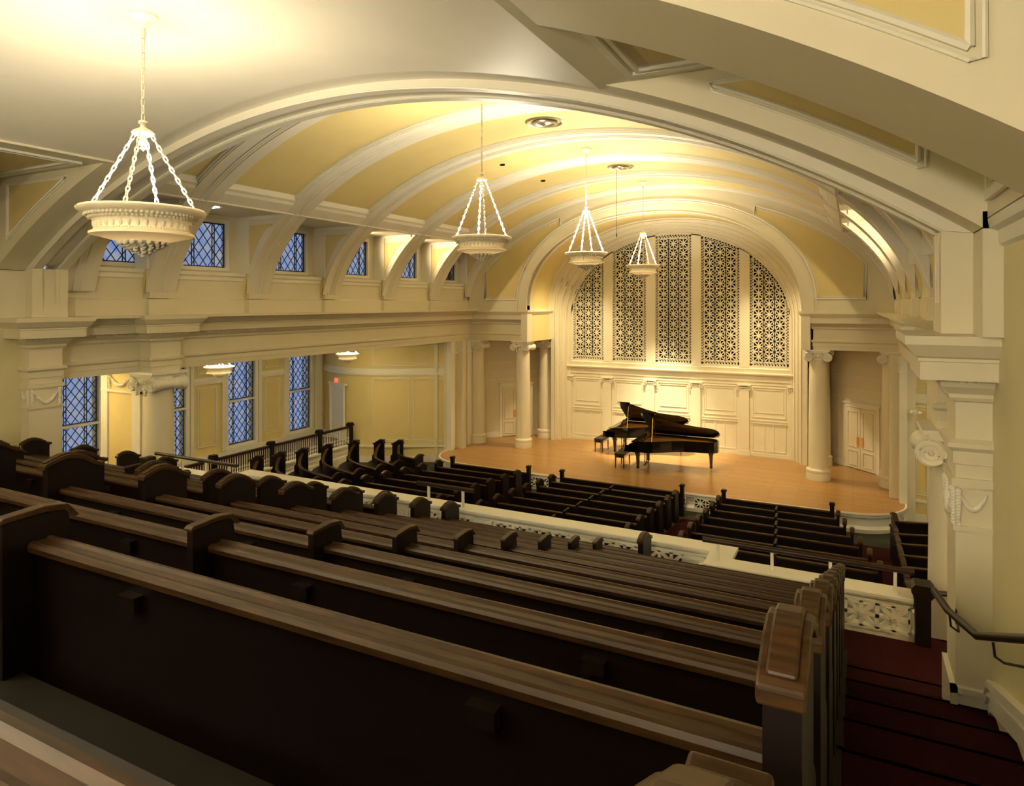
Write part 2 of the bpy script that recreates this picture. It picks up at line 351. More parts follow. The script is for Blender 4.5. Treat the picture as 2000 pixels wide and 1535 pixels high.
for i in range(len(RIBS)-1):
    y0, y1 = RIBS[i][1], RIBS[i+1][0]
    xp = span(-5.36, 5.36, 52)
    m = MB(); m.strip([(x, ve(x, .09)) for x in xp], [(x, ve(x, .3)) for x in xp], 'y', y0-.05, y1+.05); struct(m, 'ceiling_vault_panel', 'yellow', smooth=True)
    m = MB()
    for sg in (-1, 1):
        q = MB(sg); xx = span(5.5, 5.75, 3); q.strip([(x, ve(x)) for x in xx], [(x, ve(x, .3)) for x in xx], 'y', y0-.02, y1+.02)
        q.prism([(5.5, ve(5.5)), (5.46, ve(5.46)+.03), (5.40, ve(5.40)+.03), (5.36, ve(5.36, .08)), (5.33, ve(5.33, .10)), (5.36, ve(5.36, .3)), (5.5, ve(5.5, .3))], 'y', y0-.02, y1+.02)
        m.add(q.v, q.f)
    for yy, s_ in ((y0, 1), (y1, -1)):
        m.strip([(x, ve(x, .045)) for x in xp], [(x, ve(x, .2)) for x in xp], 'y', min(yy, yy+.07*s_), max(yy, yy+.07*s_))
        m.strip([(x, ve(x, .015)) for x in xp], [(x, ve(x, .2)) for x in xp], 'y', min(yy, yy+.035*s_), max(yy, yy+.035*s_))
    struct(m, 'trim_vault_coffer', 'white')
    for sg, sd in SIDES:                                      # dormer wall with its window
        yc = (y0+y1)/2; ww = .57; wz0, wz1 = 7.13, 8.17
        m = MB(sg)
        m.box(7.28, 7.42, y0, yc-ww, 6.9, 8.4); m.box(7.28, 7.42, yc+ww, y1, 6.9, 8.4); m.box(7.28, 7.42, yc-ww, yc+ww, 6.9, wz0); m.box(7.28, 7.42, yc-ww, yc+ww, wz1, 8.4)
        struct(m, 'wall_dormer_'+sd, 'cream')
        m = MB(sg); m.frame((7.28, yc-ww-.08, wz0-.08), (0, 1, 0), (0, 0, 1), 2*ww+.16, wz1-wz0+.16, .08, .03, (-1, 0, 0))
        fr = struct(m, 'window_%d' % (i+1+(20 if sg > 0 else 0)), 'white')
        m = MB(sg); m.quad((7.36, yc-ww, wz0), (7.36, yc+ww, wz0), (7.36, yc+ww, wz1), (7.36, yc-ww, wz1)); build(m, 'glass', 'glass', fr)
        m = MB(sg); W = 2*ww; H = wz1-wz0
        def lead(m, x, y0w, z0w, W, H, n, dx=.02, th=.014):
            N = (-1, 0, 0)
            m.frame((x, y0w, z0w), (0, 1, 0), (0, 0, 1), W, H, .028, dx, N)
            for f in (.235, .29, .71, .765): m.bar((x, y0w+W*f, z0w), (x, y0w+W*f, z0w+H), .016, dx, N)
            st = W/n; k = -int(H/st)-2
            for a in range(-int(H/st)-2, n+1):
                for sgn in (1, -1):
                    # diagonal line y = a*st + t , z = 1.25 t
                    t0, t1 = max(0, -a*st), min(W-a*st, H/1.3)
                    if t1 > t0+.01:
                        ya, yb = a*st+t0, a*st+t1
                        if sgn < 0: ya, yb = W-ya, W-yb
                        m.bar((x, y0w+ya, z0w+t0*1.3), (x, y0w+yb, z0w+t1*1.3), th, dx*.8, N)
            nb = max(1, int(H/.33))
            for b in range(1, nb):
                for f in (0, .26, .74, 1): m.box(x-.015, x+.015, y0w+W*f-.03, y0w+W*f+.03, z0w+H*b/nb-.012, z0w+H*b/nb+.012)
        lead(m, 7.34, yc-ww, wz0, W, H, 5); build(m, 'leading', 'lead', fr)
for sg, sd in SIDES:
    m = MB(sg); m.box(5.70, 7.5, 7.14, 22.0, 8.36, 8.6); struct(m, 'ceiling_dormer_'+sd, 'vault')
    for (y0, y1) in RIBS[1:]:                                # yellow cheeks of the ribs inside the dormers
        m = MB(sg); xx = span(6.15, 7.1, 8)
        m.strip([(x, min(8.1, ve(x)+.28+.12*(x-6.1))) for x in xx], [(x, 8.16) for x in xx], 'y', y0-.008, y0+.01); struct(m, 'trim_dormer_panel', 'yellow')
    m = MB(sg)
    for (y0, y1) in RIBS[1:]: m.box(6.9, 7.28, y0-.05, y0-.001, 7.0, 7.02+1.3); m.box(5.9, 7.28, y0-.04, y0-.001, 8.28, 8.36)
    struct(m, 'trim_dormer_cornice', 'white')
    # clerestory parapet wall
    m = MB(sg); m.box(7.1, 7.3, 7.14, 22.0, ZCT-.1, 6.97); m.box(7.06, 7.12, 7.14, 22, ZCT-.1, 6.36)
    m.prism([(7.06, 6.36), (7.1, 6.40), (7.12, 6.36)], 'y', 7.14, 22)
    struct(m, 'wall_clerestory_'+sd, 'cream')
    m = MB(sg); m.sweep([(7.1, 7.14), (7.1, 22.0)], [(0, 6.80), (.03, 6.82), (.03, 6.90), (.07, 6.93), (.08, 7.0), (-.2, 7.0)], 1); struct(m, 'trim_sill_'+sd, 'white')
    m = MB(sg)
    for (y0, y1) in RIBS[1:-1]:
        yc = (y0+y1)/2
        m.box(7.0, 7.1, yc-.26, yc+.26, 6.40, 7.01); m.box(6.96, 7.1, yc-.30, yc+.30, ZCT, 6.38); m.box(6.97, 7.1, yc-.29, yc+.29, 6.90, 7.005)
        m.frame((7.0, yc-.17, 6.5), (0, 1, 0), (0, 0, 1), .34, .32, .025, .015, (-1, 0, 0))
    struct(m, 'trim_pedestal_'+sd, 'cream')

# entablature: profile swept with its breaks over pilaster and column
ENT = [(-.02, ZAB), (0, ZAB), (0, 4.98), (.02, 4.985), (.02, 5.09), (.035, 5.095), (.06, 5.125), (.06, 5.16), (0, 5.19), (0, 5.49), (.03, 5.50), (.05, 5.53), (.05, 5.56),
       (.09, 5.60), (.11, 5.62), (.12, 5.68), (.27, 5.685), (.27, 5.83), (.285, 5.835), (.285, 5.86), (.31, 5.875), (.35, 5.93), (.38, 5.97), (.38, ZCT), (-.02, ZCT+.01)]
PATH = [(7.02, 6.55), (6.75, 6.55), (6.75, 7.1), (7.2, 7.1), (7.2, 8.88), (6.85, 8.88), (6.85, 9.56), (7.2, 9.56), (7.2, 22.35), (4.92, 22.35), (4.92, 25.0)]
for sg, sd in SIDES:
    m = MB(sg); m.sweep(PATH, ENT, 1); struct(m, 'trim_entablature_'+sd, 'cream')
    m = MB(sg); m.box(7.19, 7.75, 7.0, 22.9, ZAB, ZCT); m.box(4.93, 7.6, 22.34, 22.9, ZAB, ZCT+.05); m.box(4.93, 5.5, 22.5, 25.1, ZAB, ZCT+.05)
    m.box(6.76, 7.4, 6.56, 7.09, ZAB, ZCT); m.box(6.86, 7.3, 8.89, 9.55, ZAB, ZCT); m.box(6.6, 7.3, 7.0, 22.3, 6.0, 6.045)
    struct(m, 'trim_beam_'+sd, 'cream')
    # small bead course
    m = MB(sg)
    for (p, q) in zip(PATH[:9], PATH[1:9]):
        L = (Vector(q)-Vector(p)).length; n = max(1, int(L/.045)); d = (Vector(q)-Vector(p)).normalized(); nl = Vector((-d.y, d.x))
        if p[1] > 13: continue
        for k in range(n):
            t = Vector(p)+d*(L*(k+.5)/n)+nl*.125; m.box(t.x-.012, t.x+.012, t.y-.012, t.y+.012, 5.655, 5.683)
    struct(m, 'trim_dentil_'+sd, 'white')

# near pilasters carrying the front arch
for sg, sd in SIDES:
    m = MB(sg); m.box(6.75, 7.02, 6.55, 7.1, 2.0, ZAB); m.box(7.0, 7.4, 6.55, 7.1, 0, ZAB)
    m.box(6.72, 7.3, 6.52, 7.13, 4.80, 4.87); m.box(6.73, 7.3, 6.53, 7.12, 4.44, 4.48)
    struct(m, 'trim_pilaster_'+sd, 'cream')
    m = MB(sg)   # swag of fruit hung between two drops
    for face in ('x', 'y'):
        for k in range(25):
            t = k/24
            if face == 'x': yy = 6.62+.41*t; zz = 4.74-.20*sin(pi*t); rr = .016+.022*sin(pi*t); m.sphere((6.75-.01, yy, zz), rr*(.8+.4*random.random()), 5)
            else: xx = 6.78+.18*t; zz = 4.74-.12*sin(pi*t); rr = .012+.014*sin(pi*t); m.sphere((xx, 6.545, zz), rr, 5)
        for e in (0, 1):
            for k in range(12):
                t = k/11; j = random.random()
                if face == 'x': m.sphere((6.74, 6.60+.45*e+.02*(j-.5), 4.76-.27*t), .028-.012*t+.01*j, 5)
                elif e == 0: m.sphere((6.77, 6.54, 4.76-.27*t), .028-.012*t, 5)
    struct(m, 'trim_pilaster_swag_'+sd, 'white', smooth=True)

# outer aisle: walls, leaded windows, raised walkway, curved end wall with exit door
CURVE = [(-7.26, 21.10), (-7.7, 21.0), (-8.2, 20.76), (-8.7, 20.42), (-9.2, 20.1), (-9.75, 19.82), (-10.3, 19.65), (-10.9, 19.62), (-11.6, 19.82), (-12.3, 20.18), (-13.0, 20.6)]
WY = [8.2, 10.97, 13.74, 16.51, 19.28]
for sg, sd in SIDES:
    S = -sg
    m = MB(S*1)            # curve list is written for the left side (negative x); MB(1) keeps it, MB(-1) mirrors
    ys = [6.4]+[e for y in WY for e in (y-.58, y+.58)]+[20.8]
    m = MB(sg)
    for a in range(0, len(ys), 2): m.box(13.0, 13.3, ys[a], ys[a+1], 0, 5.3)
    for y in WY: m.box(13.0, 13.3, y-.58, y+.58, 0, 1.42); m.box(13.0, 13.3, y-.58, y+.58, 4.75, 5.3)
    struct(m, 'wall_aisle_'+sd, 'yellow')
    m = MB(sg); m.box(7.2, 13.3, 6.4, 24, 5.15, 5.35); struct(m, 'ceiling_aisle_'+sd, 'cream')
    m = MB(sg); m.box(7.3, 13.3, 6.25, 6.42, 0, 5.3); struct(m, 'wall_aisle_end_'+sd, 'yellow')
    for k, y in enumerate(WY):
        m = MB(sg); m.frame((13.0, y-.70, 1.30), (0, 1, 0), (0, 0, 1), 1.40, 3.58, .12, .05, (-1, 0, 0)); m.box(12.93, 13.06, y-.58, y+.58, 2.90, 2.96); m.box(12.88, 13.02, y-.74, y+.74, 1.28, 1.34)
        fr = struct(m, 'window_%d' % (k+8+(20 if sg > 0 else 0)), 'white')
        m = MB(sg); m.quad((13.12, y-.58, 1.42), (13.12, y+.58, 1.42), (13.12, y+.58, 4.75), (13.12, y-.58, 4.75)); build(m, 'glass', 'glass', fr)
        m = MB(sg); lead(m, 13.09, y-.58, 1.42, 1.16, 1.48, 5, th=.018); lead(m, 13.09, y-.58, 2.96, 1.16, 1.79, 5, th=.018); build(m, 'leading', 'lead', fr)
    m = MB(sg)
    for a, b in [(WY[k]+.72, WY[k+1]-.72) for k in range(4)]:
        m.box(12.93, 13.0, a+.1, b-.1, 3.62, 3.66); m.box(12.90, 13.0, a+.1, b-.1, 3.66, 3.72); m.box(12.95, 13.0, a+.1, b-.1, 3.72, 3.84)
        for z0, z1 in ((1.55, 3.5), (3.95, 4.7)):
            m.frame((13.0, a+.3, z0), (0, 1, 0), (0, 0, 1), b-a-.6, z1-z0, .03, .03, (-1, 0, 0)); m.frame((13.0, a+.38, z0+.08), (0, 1, 0), (0, 0, 1), b-a-.76, z1-z0-.16, .015, .02, (-1, 0, 0))
        m.box(12.92, 13.0, a, a+.12, 1.3, 5.1); m.box(12.92, 13.0, b-.12, b, 1.3, 5.1)
    m.box(12.86, 13.0, 6.5, 20.5, 1.14, 1.28)
    m.box(12.9, 13.0, 20.1, 20.4, 1.2, 5.1)
    struct(m, 'trim_aisle_panels_'+sd, 'white')
    # curved end wall (coordinates stored for the left side, mirrored with -sg)
    m = MB(-sg); cv = CURVE; n = len(cv)
    def off(d):
        out = []
        for i in range(n):
            a = Vector(cv[max(0, i-1)]); b = Vector(cv[min(n-1, i+1)]); t = (b-a).normalized(); out.append(Vector(cv[i])+Vector((-t.y, t.x))*d)
        return [(p.x, p.y) for p in out]
    c0, c1 = off(0), off(-.2)
    m.strip(c0, c1, 'z', 0, 5.2); struct(m, 'wall_curved_'+sd, 'yellow', smooth=True)
    m = MB(-sg)
    for z0, z1, d in ((3.60, 3.64, .03), (3.64, 3.72, .06), (3.72, 3.86, .025), (.30, .62, .03), (.95, 1.02, .05)):
        m.strip(off(-.01), off(d), 'z', z0, z1)
    def along(t):
        t *= n-1; i = min(n-2, int(t)); f = t-i; a, b = Vector(cv[i]), Vector(cv[i+1]); return a+(b-a)*f, (b-a).normalized()
    for t0, t1, z0, z1 in ((.06, .27, 1.15, 3.5), (.30, .52, 1.15, 3.5), (.06, .52, 3.98, 4.8)):
        for e, r in ((0, .018), (.07, .012)):
            pts = []
            for k in range(13):
                p, d = along(t0+(t1-t0)*k/12); nn = Vector((-d.y, d.x))*.012; pts.append((p.x+nn.x, p.y+nn.y))
            k0 = e/2.5*.1
            m.tube([(x, y, z0+e) for x, y in pts], r, 5); m.tube([(x, y, z1-e) for x, y in pts], r, 5)
            m.tube([(pts[0][0], pts[0][1], z0+e), (pts[0][0], pts[0][1], z1-e)], r, 5); m.tube([(pts[-1][0], pts[-1][1], z0+e), (pts[-1][0], pts[-1][1], z1-e)], r, 5)
    struct(m, 'trim_curved_wall_'+sd, 'white', smooth=True)
    # exit door
    a, b = Vector((-11.12, 19.66)), Vector((-12.12, 20.06)); d = (b-a).normalized(); nn = Vector((-d.y, d.x)); nn = nn if nn.y < 0 else -nn
    m = MB(-sg); U = (d.x, d.y, 0); N = (nn.x, nn.y, 0)
    o3 = Vector((a.x, a.y, 1.12))+Vector(N)*.03
    m.frame(o3-Vector(U)*.1, U, (0, 0, 1), 1.18, 2.06, .11, .06, N); m.bar(o3+Vector(U)*-.16+Vector((0, 0, 2.09)), o3+Vector(U)*1.16+Vector((0, 0, 2.09)), .07, .13, N)
    m.bar(o3+Vector(U)*.49+Vector((0, 0, .0)), o3+Vector(U)*.49+Vector((0, 0, 1.97)), .98, .02, N)
    struct(m, 'door_%d' % (3 if sg < 0 else 4), 'white')
    # raised walkway beside the windows with its white base wall
    m = MB(sg); m.box(10.5, 13.0, 6.4, 19.9, .2, 1.10); struct(m, 'floor_walkway_'+sd, 'carpet')
    m = MB(sg); m.box(10.40, 10.50, 10.5, 19.75, .2, 1.10); m.box(10.34, 10.52, 10.5, 19.75, 1.06, 1.12); m.box(10.36, 10.42, 10.5, 19.75, .2, .75); m.box(10.38, 10.42, 10.5, 19.75, .86, .90)
    struct(m, 'trim_walkway_base_'+sd, 'white')

# balustrades of the walkway
def balustrade(sg, sd):
    t = thing('balustrade', 'balustrade of thin white spindles under a dark rail along the %s aisle walkway' % sd, 'railing', wl(sg*10.45, 15.5, 1.12))
    PY = [11.1, 13.3, 15.45, 17.6, 19.2]
    m = MB(sg)
    for a, b in zip(PY[:-1], PY[1:]): m.box(10.40, 10.50, a, b, 1.72, 1.80)
    build(m, 'handrail', 'hand', t, bevel=.015)
    m = MB(sg)
    for a, b in zip(PY[:-1], PY[1:]):
        n = int((b-a-.12)/.085)
        for k in range(n+1):
            y = a+.08+(b-a-.16)*k/n; m.lathe(10.45, y, [(.016, 1.12), (.016, 1.2), (.026, 1.24), (.014, 1.30), (.024, 1.36), (.014, 1.42), (.012, 1.72)], 6)
    o = build(m, 'spindles', 'white', t); o['kind'] = 'stuff'
    for y in PY:
        m = MB(sg); m.box(10.37, 10.53, y-.08, y+.08, 1.10, 1.84); m.box(10.345, 10.555, y-.105, y+.105, 1.80, 1.85); m.box(10.36, 10.54, y-.09, y+.09, 1.85, 1.91)
        build(m, 'newel_post', 'newel', t)
for sg, sd in SIDES: balustrade(sg, sd)

# piers behind the near columns and side stairs
for sg, sd in SIDES:
    m = MB(sg); m.box(7.25, 8.5, 8.92, 9.5, 0, ZAB); struct(m, 'wall_pier_'+sd, 'yellow')
    m = MB(sg); m.box(8.30, 8.52, 8.88, 9.0, 0, ZAB); m.box(7.2, 7.46, 8.88, 9.54, 0, ZAB); m.box(7.2, 8.52, 8.87, 9.0, 4.4, 4.45); m.box(7.2, 8.54, 8.87, 9.0, 4.8, ZAB)
    for k in range(15):
        tt = k/14; m.sphere((7.55+.65*tt, 8.88, 4.72-.17*sin(pi*tt)), .02+.025*sin(pi*tt), 5)
    for x in (7.5, 8.24):
        for k in range(8): m.sphere((x, 8.88, 4.76-.3*k/7), .03-.01*k/7, 5)
    struct(m, 'trim_pier_'+sd, 'white', smooth=True)

# ------------------------------------------------------------------ columns
def volute(m, cx, y, cz, R, nrm, mir):
    """spiral scroll on a face looking along nrm (+-y)"""
    pts = []; turns = 2.6
    for k in range(70):
        t = k/69; a = pi/2+mir*2*pi*turns*t; r = R*(1-.88*t**.85)
        pts.append((cx+r*cos(a), y+nrm*.012, cz+r*sin(a)))
    m.tube(pts, [R*.105*(1-.6*k/69) for k in range(70)], 6)
    m.sphere((cx, y+nrm*.01, cz), R*.15, 6)
def column(x, y, z0, z1, rb, rt, label, group, cs=1.0, bh=.36):
    t = thing('column', label, 'column', wl(x, y, z0), group)
    m = MB(); R = rb*1.22
    m.lathe(x, y, [(R, z0), (R*1.02, z0+.02), (R*.97, z0+bh*.62), (R*.93, z0+bh*.66), (R, z0+bh*.70), (R*1.0, z0+bh*.86), (rb*1.08, z0+bh*.93), (rb*1.04, z0+bh)], 36); build(m, 'base', 'cream', t, smooth=True)
    m = MB(); zt = z1-.20*cs; n = 12
    m.lathe(x, y, [(rb-(rb-rt)*(k/n)**1.6, z0+bh+(zt-z0-bh)*k/n) for k in range(n+1)], 36); build(m, 'shaft', 'cream', t, smooth=True)
    m = MB(); r = rt; Rv = .150*cs; dx = r+.02*cs; yf = r+.07*cs
    m.lathe(x, y, [(r, zt-.14*cs), (r*1.06, zt-.13*cs), (r*1.06, zt-.10*cs), (r, zt-.09*cs), (r*1.02, zt-.02), (r*1.2, zt+.05*cs), (r*1.15, z1-.06*cs)], 32)
    for k in range(20):
        a = 2*pi*k/20; m.sphere((x+r*1.13*cos(a), y+r*1.13*sin(a), zt+.02*cs), .032*cs, 5, (1, 1, 1.4))
    m.box(x-dx-.02, x+dx+.02, y-yf, y+yf, z1-.10*cs, z1-.045*cs)
    m.box(x-dx-.07*cs, x+dx+.07*cs, y-yf-.03*cs, y+yf+.03*cs, z1-.045*cs, z1)
    for sx in (-1, 1):
        cx = x+sx*dx; cz = z1-.10*cs-Rv*.85; prof = []
        for k in range(29):                      # ribbed bolster between front and back scroll
            tt = k/28; rr = Rv*(.62+.34*abs(2*tt-1)**1.5)*(1-.10*(.5+.5*cos(2*pi*tt*7)))
            prof.append((y-yf+2*yf*tt, rr))
        vv = []; ff = []; N = 20
        for yy, rr in prof: vv += [(cx+rr*cos(2*pi*q/N), yy, cz+rr*sin(2*pi*q/N)) for q in range(N)]
        for i in range(len(prof)-1):
            for q in range(N): ff.append((i*N+q, i*N+(q+1)%N, (i+1)*N+(q+1)%N, (i+1)*N+q))
        ff += [tuple(range(N)), tuple((len(prof)-1)*N+q for q in range(N))]
        m.add(vv, ff)
        for s_ in (-1, 1):
            volute(m, cx, y+s_*yf, cz, Rv*.93, s_, sx*1)
            for k in range(5): m.sphere((cx-sx*Rv*1.05, y+s_*yf, cz+.03-.05*k*cs), .026*cs, 5)
    build(m, 'capital', 'white', t, smooth=True)
    return t
PL = {'left': 'left', 'right': 'right'}
for sg, sd in SIDES:
    column(sg*7.1, 9.22, .9, ZAB, .33, .30, 'big smooth cream column with scroll capital on the %s of the hall, near the near pilaster' % sd, None, 1.15)
    column(sg*5.05, 22.6, .89, ZAB-.0, .285, .245, 'cream front column on the stage standing free at the %s of the organ grilles' % sd, None)
    column(sg*7.02, 22.6, .89, ZAB-.0, .285, .245, 'cream outer stage column against the %s side wall beside the double door' % sd, None)
    column(sg*5.05, 24.7, .89, ZAB-.0, .285, .245, 'cream rear stage column close to the back wall on the %s' % sd, None)

# ------------------------------------------------------------------ stage
def rounded(front, side):
    pts = [(-7.25, 25.45), (-7.25, 21.0)]
    for k in range(1, 10):
        a = pi+ (pi/2)*k/9; pts.append((-5.95+1.3*cos(a), 20.75+1.38*sin(a)))
    for k in range(1, 12): x = -5.95+11.9*k/12; pts.append((x, 19.37-.12*(1-(x/5.95)**2)))
    for k in range(0, 9):
        a = -pi/2+(pi/2)*k/9; pts.append((5.95+1.3*cos(a), 20.75+1.38*sin(a)))
    pts += [(7.25, 21.0), (7.25, 25.45)]
    return pts
SP = rounded(0, 0)
m = MB(); m.prism(SP, 'z', .80, .89); st = struct(m, 'floor_stage', 'oak')
m = MB(); P = SP[1:-1]
m.sweep(P, [(-.0, .80), (-.0, .897), (-.05, .90), (-.055, .86), (-.03, .84), (-.03, .80)], 1); struct(m, 'trim_stage_lip', 'white', smooth=True)
m = MB(); m.sweep(P, [(.05, .82), (.05, .36), (-.0, .36), (-.02, .48), (.01, .52), (.03, .56)], 1)
for x0, x1 in ((-6.1, -5.9), (-2.5, -2.3), (2.3, 2.5), (5.9, 6.1)): pass
m.sweep(P, [(.03, .82), (.0, .82), (.0, .77), (.03, .75)], 1)
struct(m, 'trim_stage_apron', 'white', smooth=True)
def star_cells(m, o, u, v, n, cw, ch, wd, dp, nrm, knob=.03):
    """row of cells, each an eight-rayed star with a boss"""
    o, u, v = Vector(o), Vector(u), Vector(v)
    for i in range(n):
        c = o+u*cw*(i+.5)+v*ch/2
        m.bar(c-u*cw/2, c+u*cw/2, wd, dp, nrm); m.bar(c-v*ch/2, c+v*ch/2, wd, dp, nrm)
        m.bar(c-u*cw/2-v*ch/2, c+u*cw/2+v*ch/2, wd, dp*.8, nrm); m.bar(c-u*cw/2+v*ch/2, c+u*cw/2-v*ch/2, wd, dp*.8, nrm)
        m.bar(c+u*cw/2-v*ch/2, c+u*cw/2+v*ch/2, wd, dp, nrm)
        nn = Vector(nrm).normalized(); q = MB()
        q.lathe(0, 0, [(knob, 0), (knob, .012), (knob*.6, .018), (knob*.55, .012), (1e-4, .02)], 12)
        w_ = u.cross(v)
        for p in [q]: m.add([tuple(c+u*a[0]+v*a[1]+nn*(dp/2+a[2])) for a in p.v], p.f)
    m.bar(o-v*wd/2*0, o+u*cw*n, wd, dp, nrm); m.bar(o+v*ch, o+v*ch+u*cw*n, wd, dp, nrm); m.bar(o, o+v*ch, wd, dp, nrm)
def stage_y(x): return 19.37-.12*(1-(x/5.95)**2)
for k, (xa, n) in enumerate(((-5.0, 10), (-1.65, 11), (2.0, 9))):
    t = MB(); star_cells(t, (xa, stage_y(xa+n*.15)-.035, .50), (1, 0, 0), (0, 0, 1), n, .31, .27, .028, .02, (0, -1, 0), .02)
    b = MB(); b.box(xa, xa+n*.31, stage_y(xa+n*.15)-.02, stage_y(xa+n*.15)+.03, .49, .78)
    o = struct(t, 'trim_apron_lattice', 'white'); struct(b, 'trim_apron_recess', 'dark')

# apse: back wall, arch soffit, tympanum
A1, B1, Z1 = 4.6, 3.12, 6.2            # outer opening
A2, B2, Z2 = 4.05, 3.26, 5.6           # grille opening
def sup(t, a, b, n=2.15): c, s_ = cos(t), sin(t); return (a*math.copysign(abs(c)**(2/n), c), b*abs(s_)**(2/n))
def arch_pts(a, b, z0, zb, n=2.15, N=56):
    P = [(-a, zb)]+[(-sup(t, a, b, n)[0], z0+sup(t, a, b, n)[1]) for t in span(0, pi, N)]+[(a, zb)]
    return P
# tympanum wall at Y=22 with the big opening
def ring(m, inner, outer, y0, y1): m.strip(inner, outer, 'y', y0, y1)
inn = arch_pts(A1, B1, Z1, ZCT)
out = []
for x, z in inn:
    # radial map outward to the vault line
    if z < 6.3: out.append((7.06*math.copysign(1, x), max(ZCT, 6.0)+(z-ZCT)*2.2)); continue
    k = 1.0
    while k < 2.2 and (abs(x*k) < 7.05 and 6.0+(z-6.0)*k < ve(min(7.05, abs(x*k)))+.05): k += .005
    out.append((x*k, 6.0+(z-6.0)*k))
m = MB(); ring(m, inn, out, 22.0, 22.25); struct(m, 'wall_tympanum', 'cream')
m = MB()
for a_, y_, r_ in ((A1+.02, 21.99, .016), (A1+.42, 21.985, .03), (A1+.36, 21.99, .014)):
    m.tube([(x*a_/A1, y_, ZCT+(z-ZCT)*(1+(a_-A1)/B1*.95)) for x, z in inn], r_, 6)
for sg in (-1, 1):
    q = MB(sg)
    for e, r_ in ((0, .03), (.07, .014)):
        top = [(x, ve(x)-.30-e) for x in span(3.3, 6.35-e, 12)]
        low = [(x*1.09, ZCT+(z-ZCT)*1.13) for x, z in arch_pts(A1, B1, Z1, 6.3) if x > 2.9 and z > 6.5]
        low = sorted(low, key=lambda p: p[0]); low = [(x+e, z) for x, z in low if z < ve(min(7, x))-.5]
        poly = top+[(6.35-e, 6.42+e)]+[(low[-1][0], 6.42+e)]+low[::-1]
        q.tube([(x, 21.985, z) for x, z in poly], r_, 6, closed=True)
        if e: PY_ = poly
    m.add(q.v, q.f)
    q = MB(sg); q.prism([(x, z) for x, z in PY_], 'y', 21.992, 22.01); struct(q, 'trim_tympanum_panel', 'yellow')
struct(m, 'trim_tympanum', 'white', smooth=True)
# soffit: yellow band between cream bands, then stepped rings to the grille wall
s0 = arch_pts(A1, B1, Z1, 4.87)
def sc(P, d): return [(x*(1+d/A1), ZCT+(z-ZCT)*(1+d/B1)) if z > ZCT else (x*(1+d/A1), z) for x, z in P]
m = MB(); ring(m, sc(s0, .0), sc(s0, .25), 22.03, 22.45); ring(m, sc(s0, .0), sc(s0, .25), 24.05, 24.3); struct(m, 'trim_apse_soffit', 'cream', smooth=True)
m = MB(); ring(m, sc(s0, .04), sc(s0, .25), 22.44, 24.06); struct(m, 'ceiling_apse', 'yellow', smooth=True)
m = MB()
ra = arch_pts(A1, B1, Z1, .89)
def lerp(P, Q, t): return [(p[0]+(q[0]-p[0])*t, p[1]+(q[1]-p[1])*t) for p, q in zip(P, Q)]
rb_ = arch_pts(A2+.06, B2+.06, Z2, .89, 2.0)
for t0, t1, y in ((.0, .30, 24.3), (.26, .55, 24.5), (.5, .80, 24.75), (.75, 1.0, 24.95)):
    ring(m, lerp(ra, rb_, t1), lerp(ra, rb_, t0-.05 if t0 else -.1), y, y+.35)
    m.tube([(x, y, z) for x, z in lerp(ra, rb_, t1)], .025, 6)
struct(m, 'trim_apse_rings', 'cream', smooth=True)
# grille wall: piers between the five lattices, solid below
GX = [(-4.0, -2.72), (-2.34, -1.03), (-.66, .68), (1.03, 2.38), (2.73, 4.02)]
def gz(x): return Z2+B2*sqrt(max(0, 1-(x/4.07)**2))
m = MB()
edges = [-4.6]+[e for g in GX for e in g]+[4.6]
for a in range(0, len(edges), 2): m.box(edges[a], edges[a+1], 25.0, 25.2, 4.0, 9.2)
m.box(-4.9, 4.9, 25.02, 25.35, .8, 4.06)
m.strip([(x, gz(x)) for x in span(-4.06, 4.06, 60)], [(x, 9.6) for x in span(-4.06, 4.06, 60)], 'y', 25.0, 25.2)
struct(m, 'wall_stage_back', 'cream')
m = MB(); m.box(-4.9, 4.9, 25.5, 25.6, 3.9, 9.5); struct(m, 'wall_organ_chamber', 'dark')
names_ = ['leftmost', 'second from the left', 'tallest, central', 'second from the right', 'rightmost']
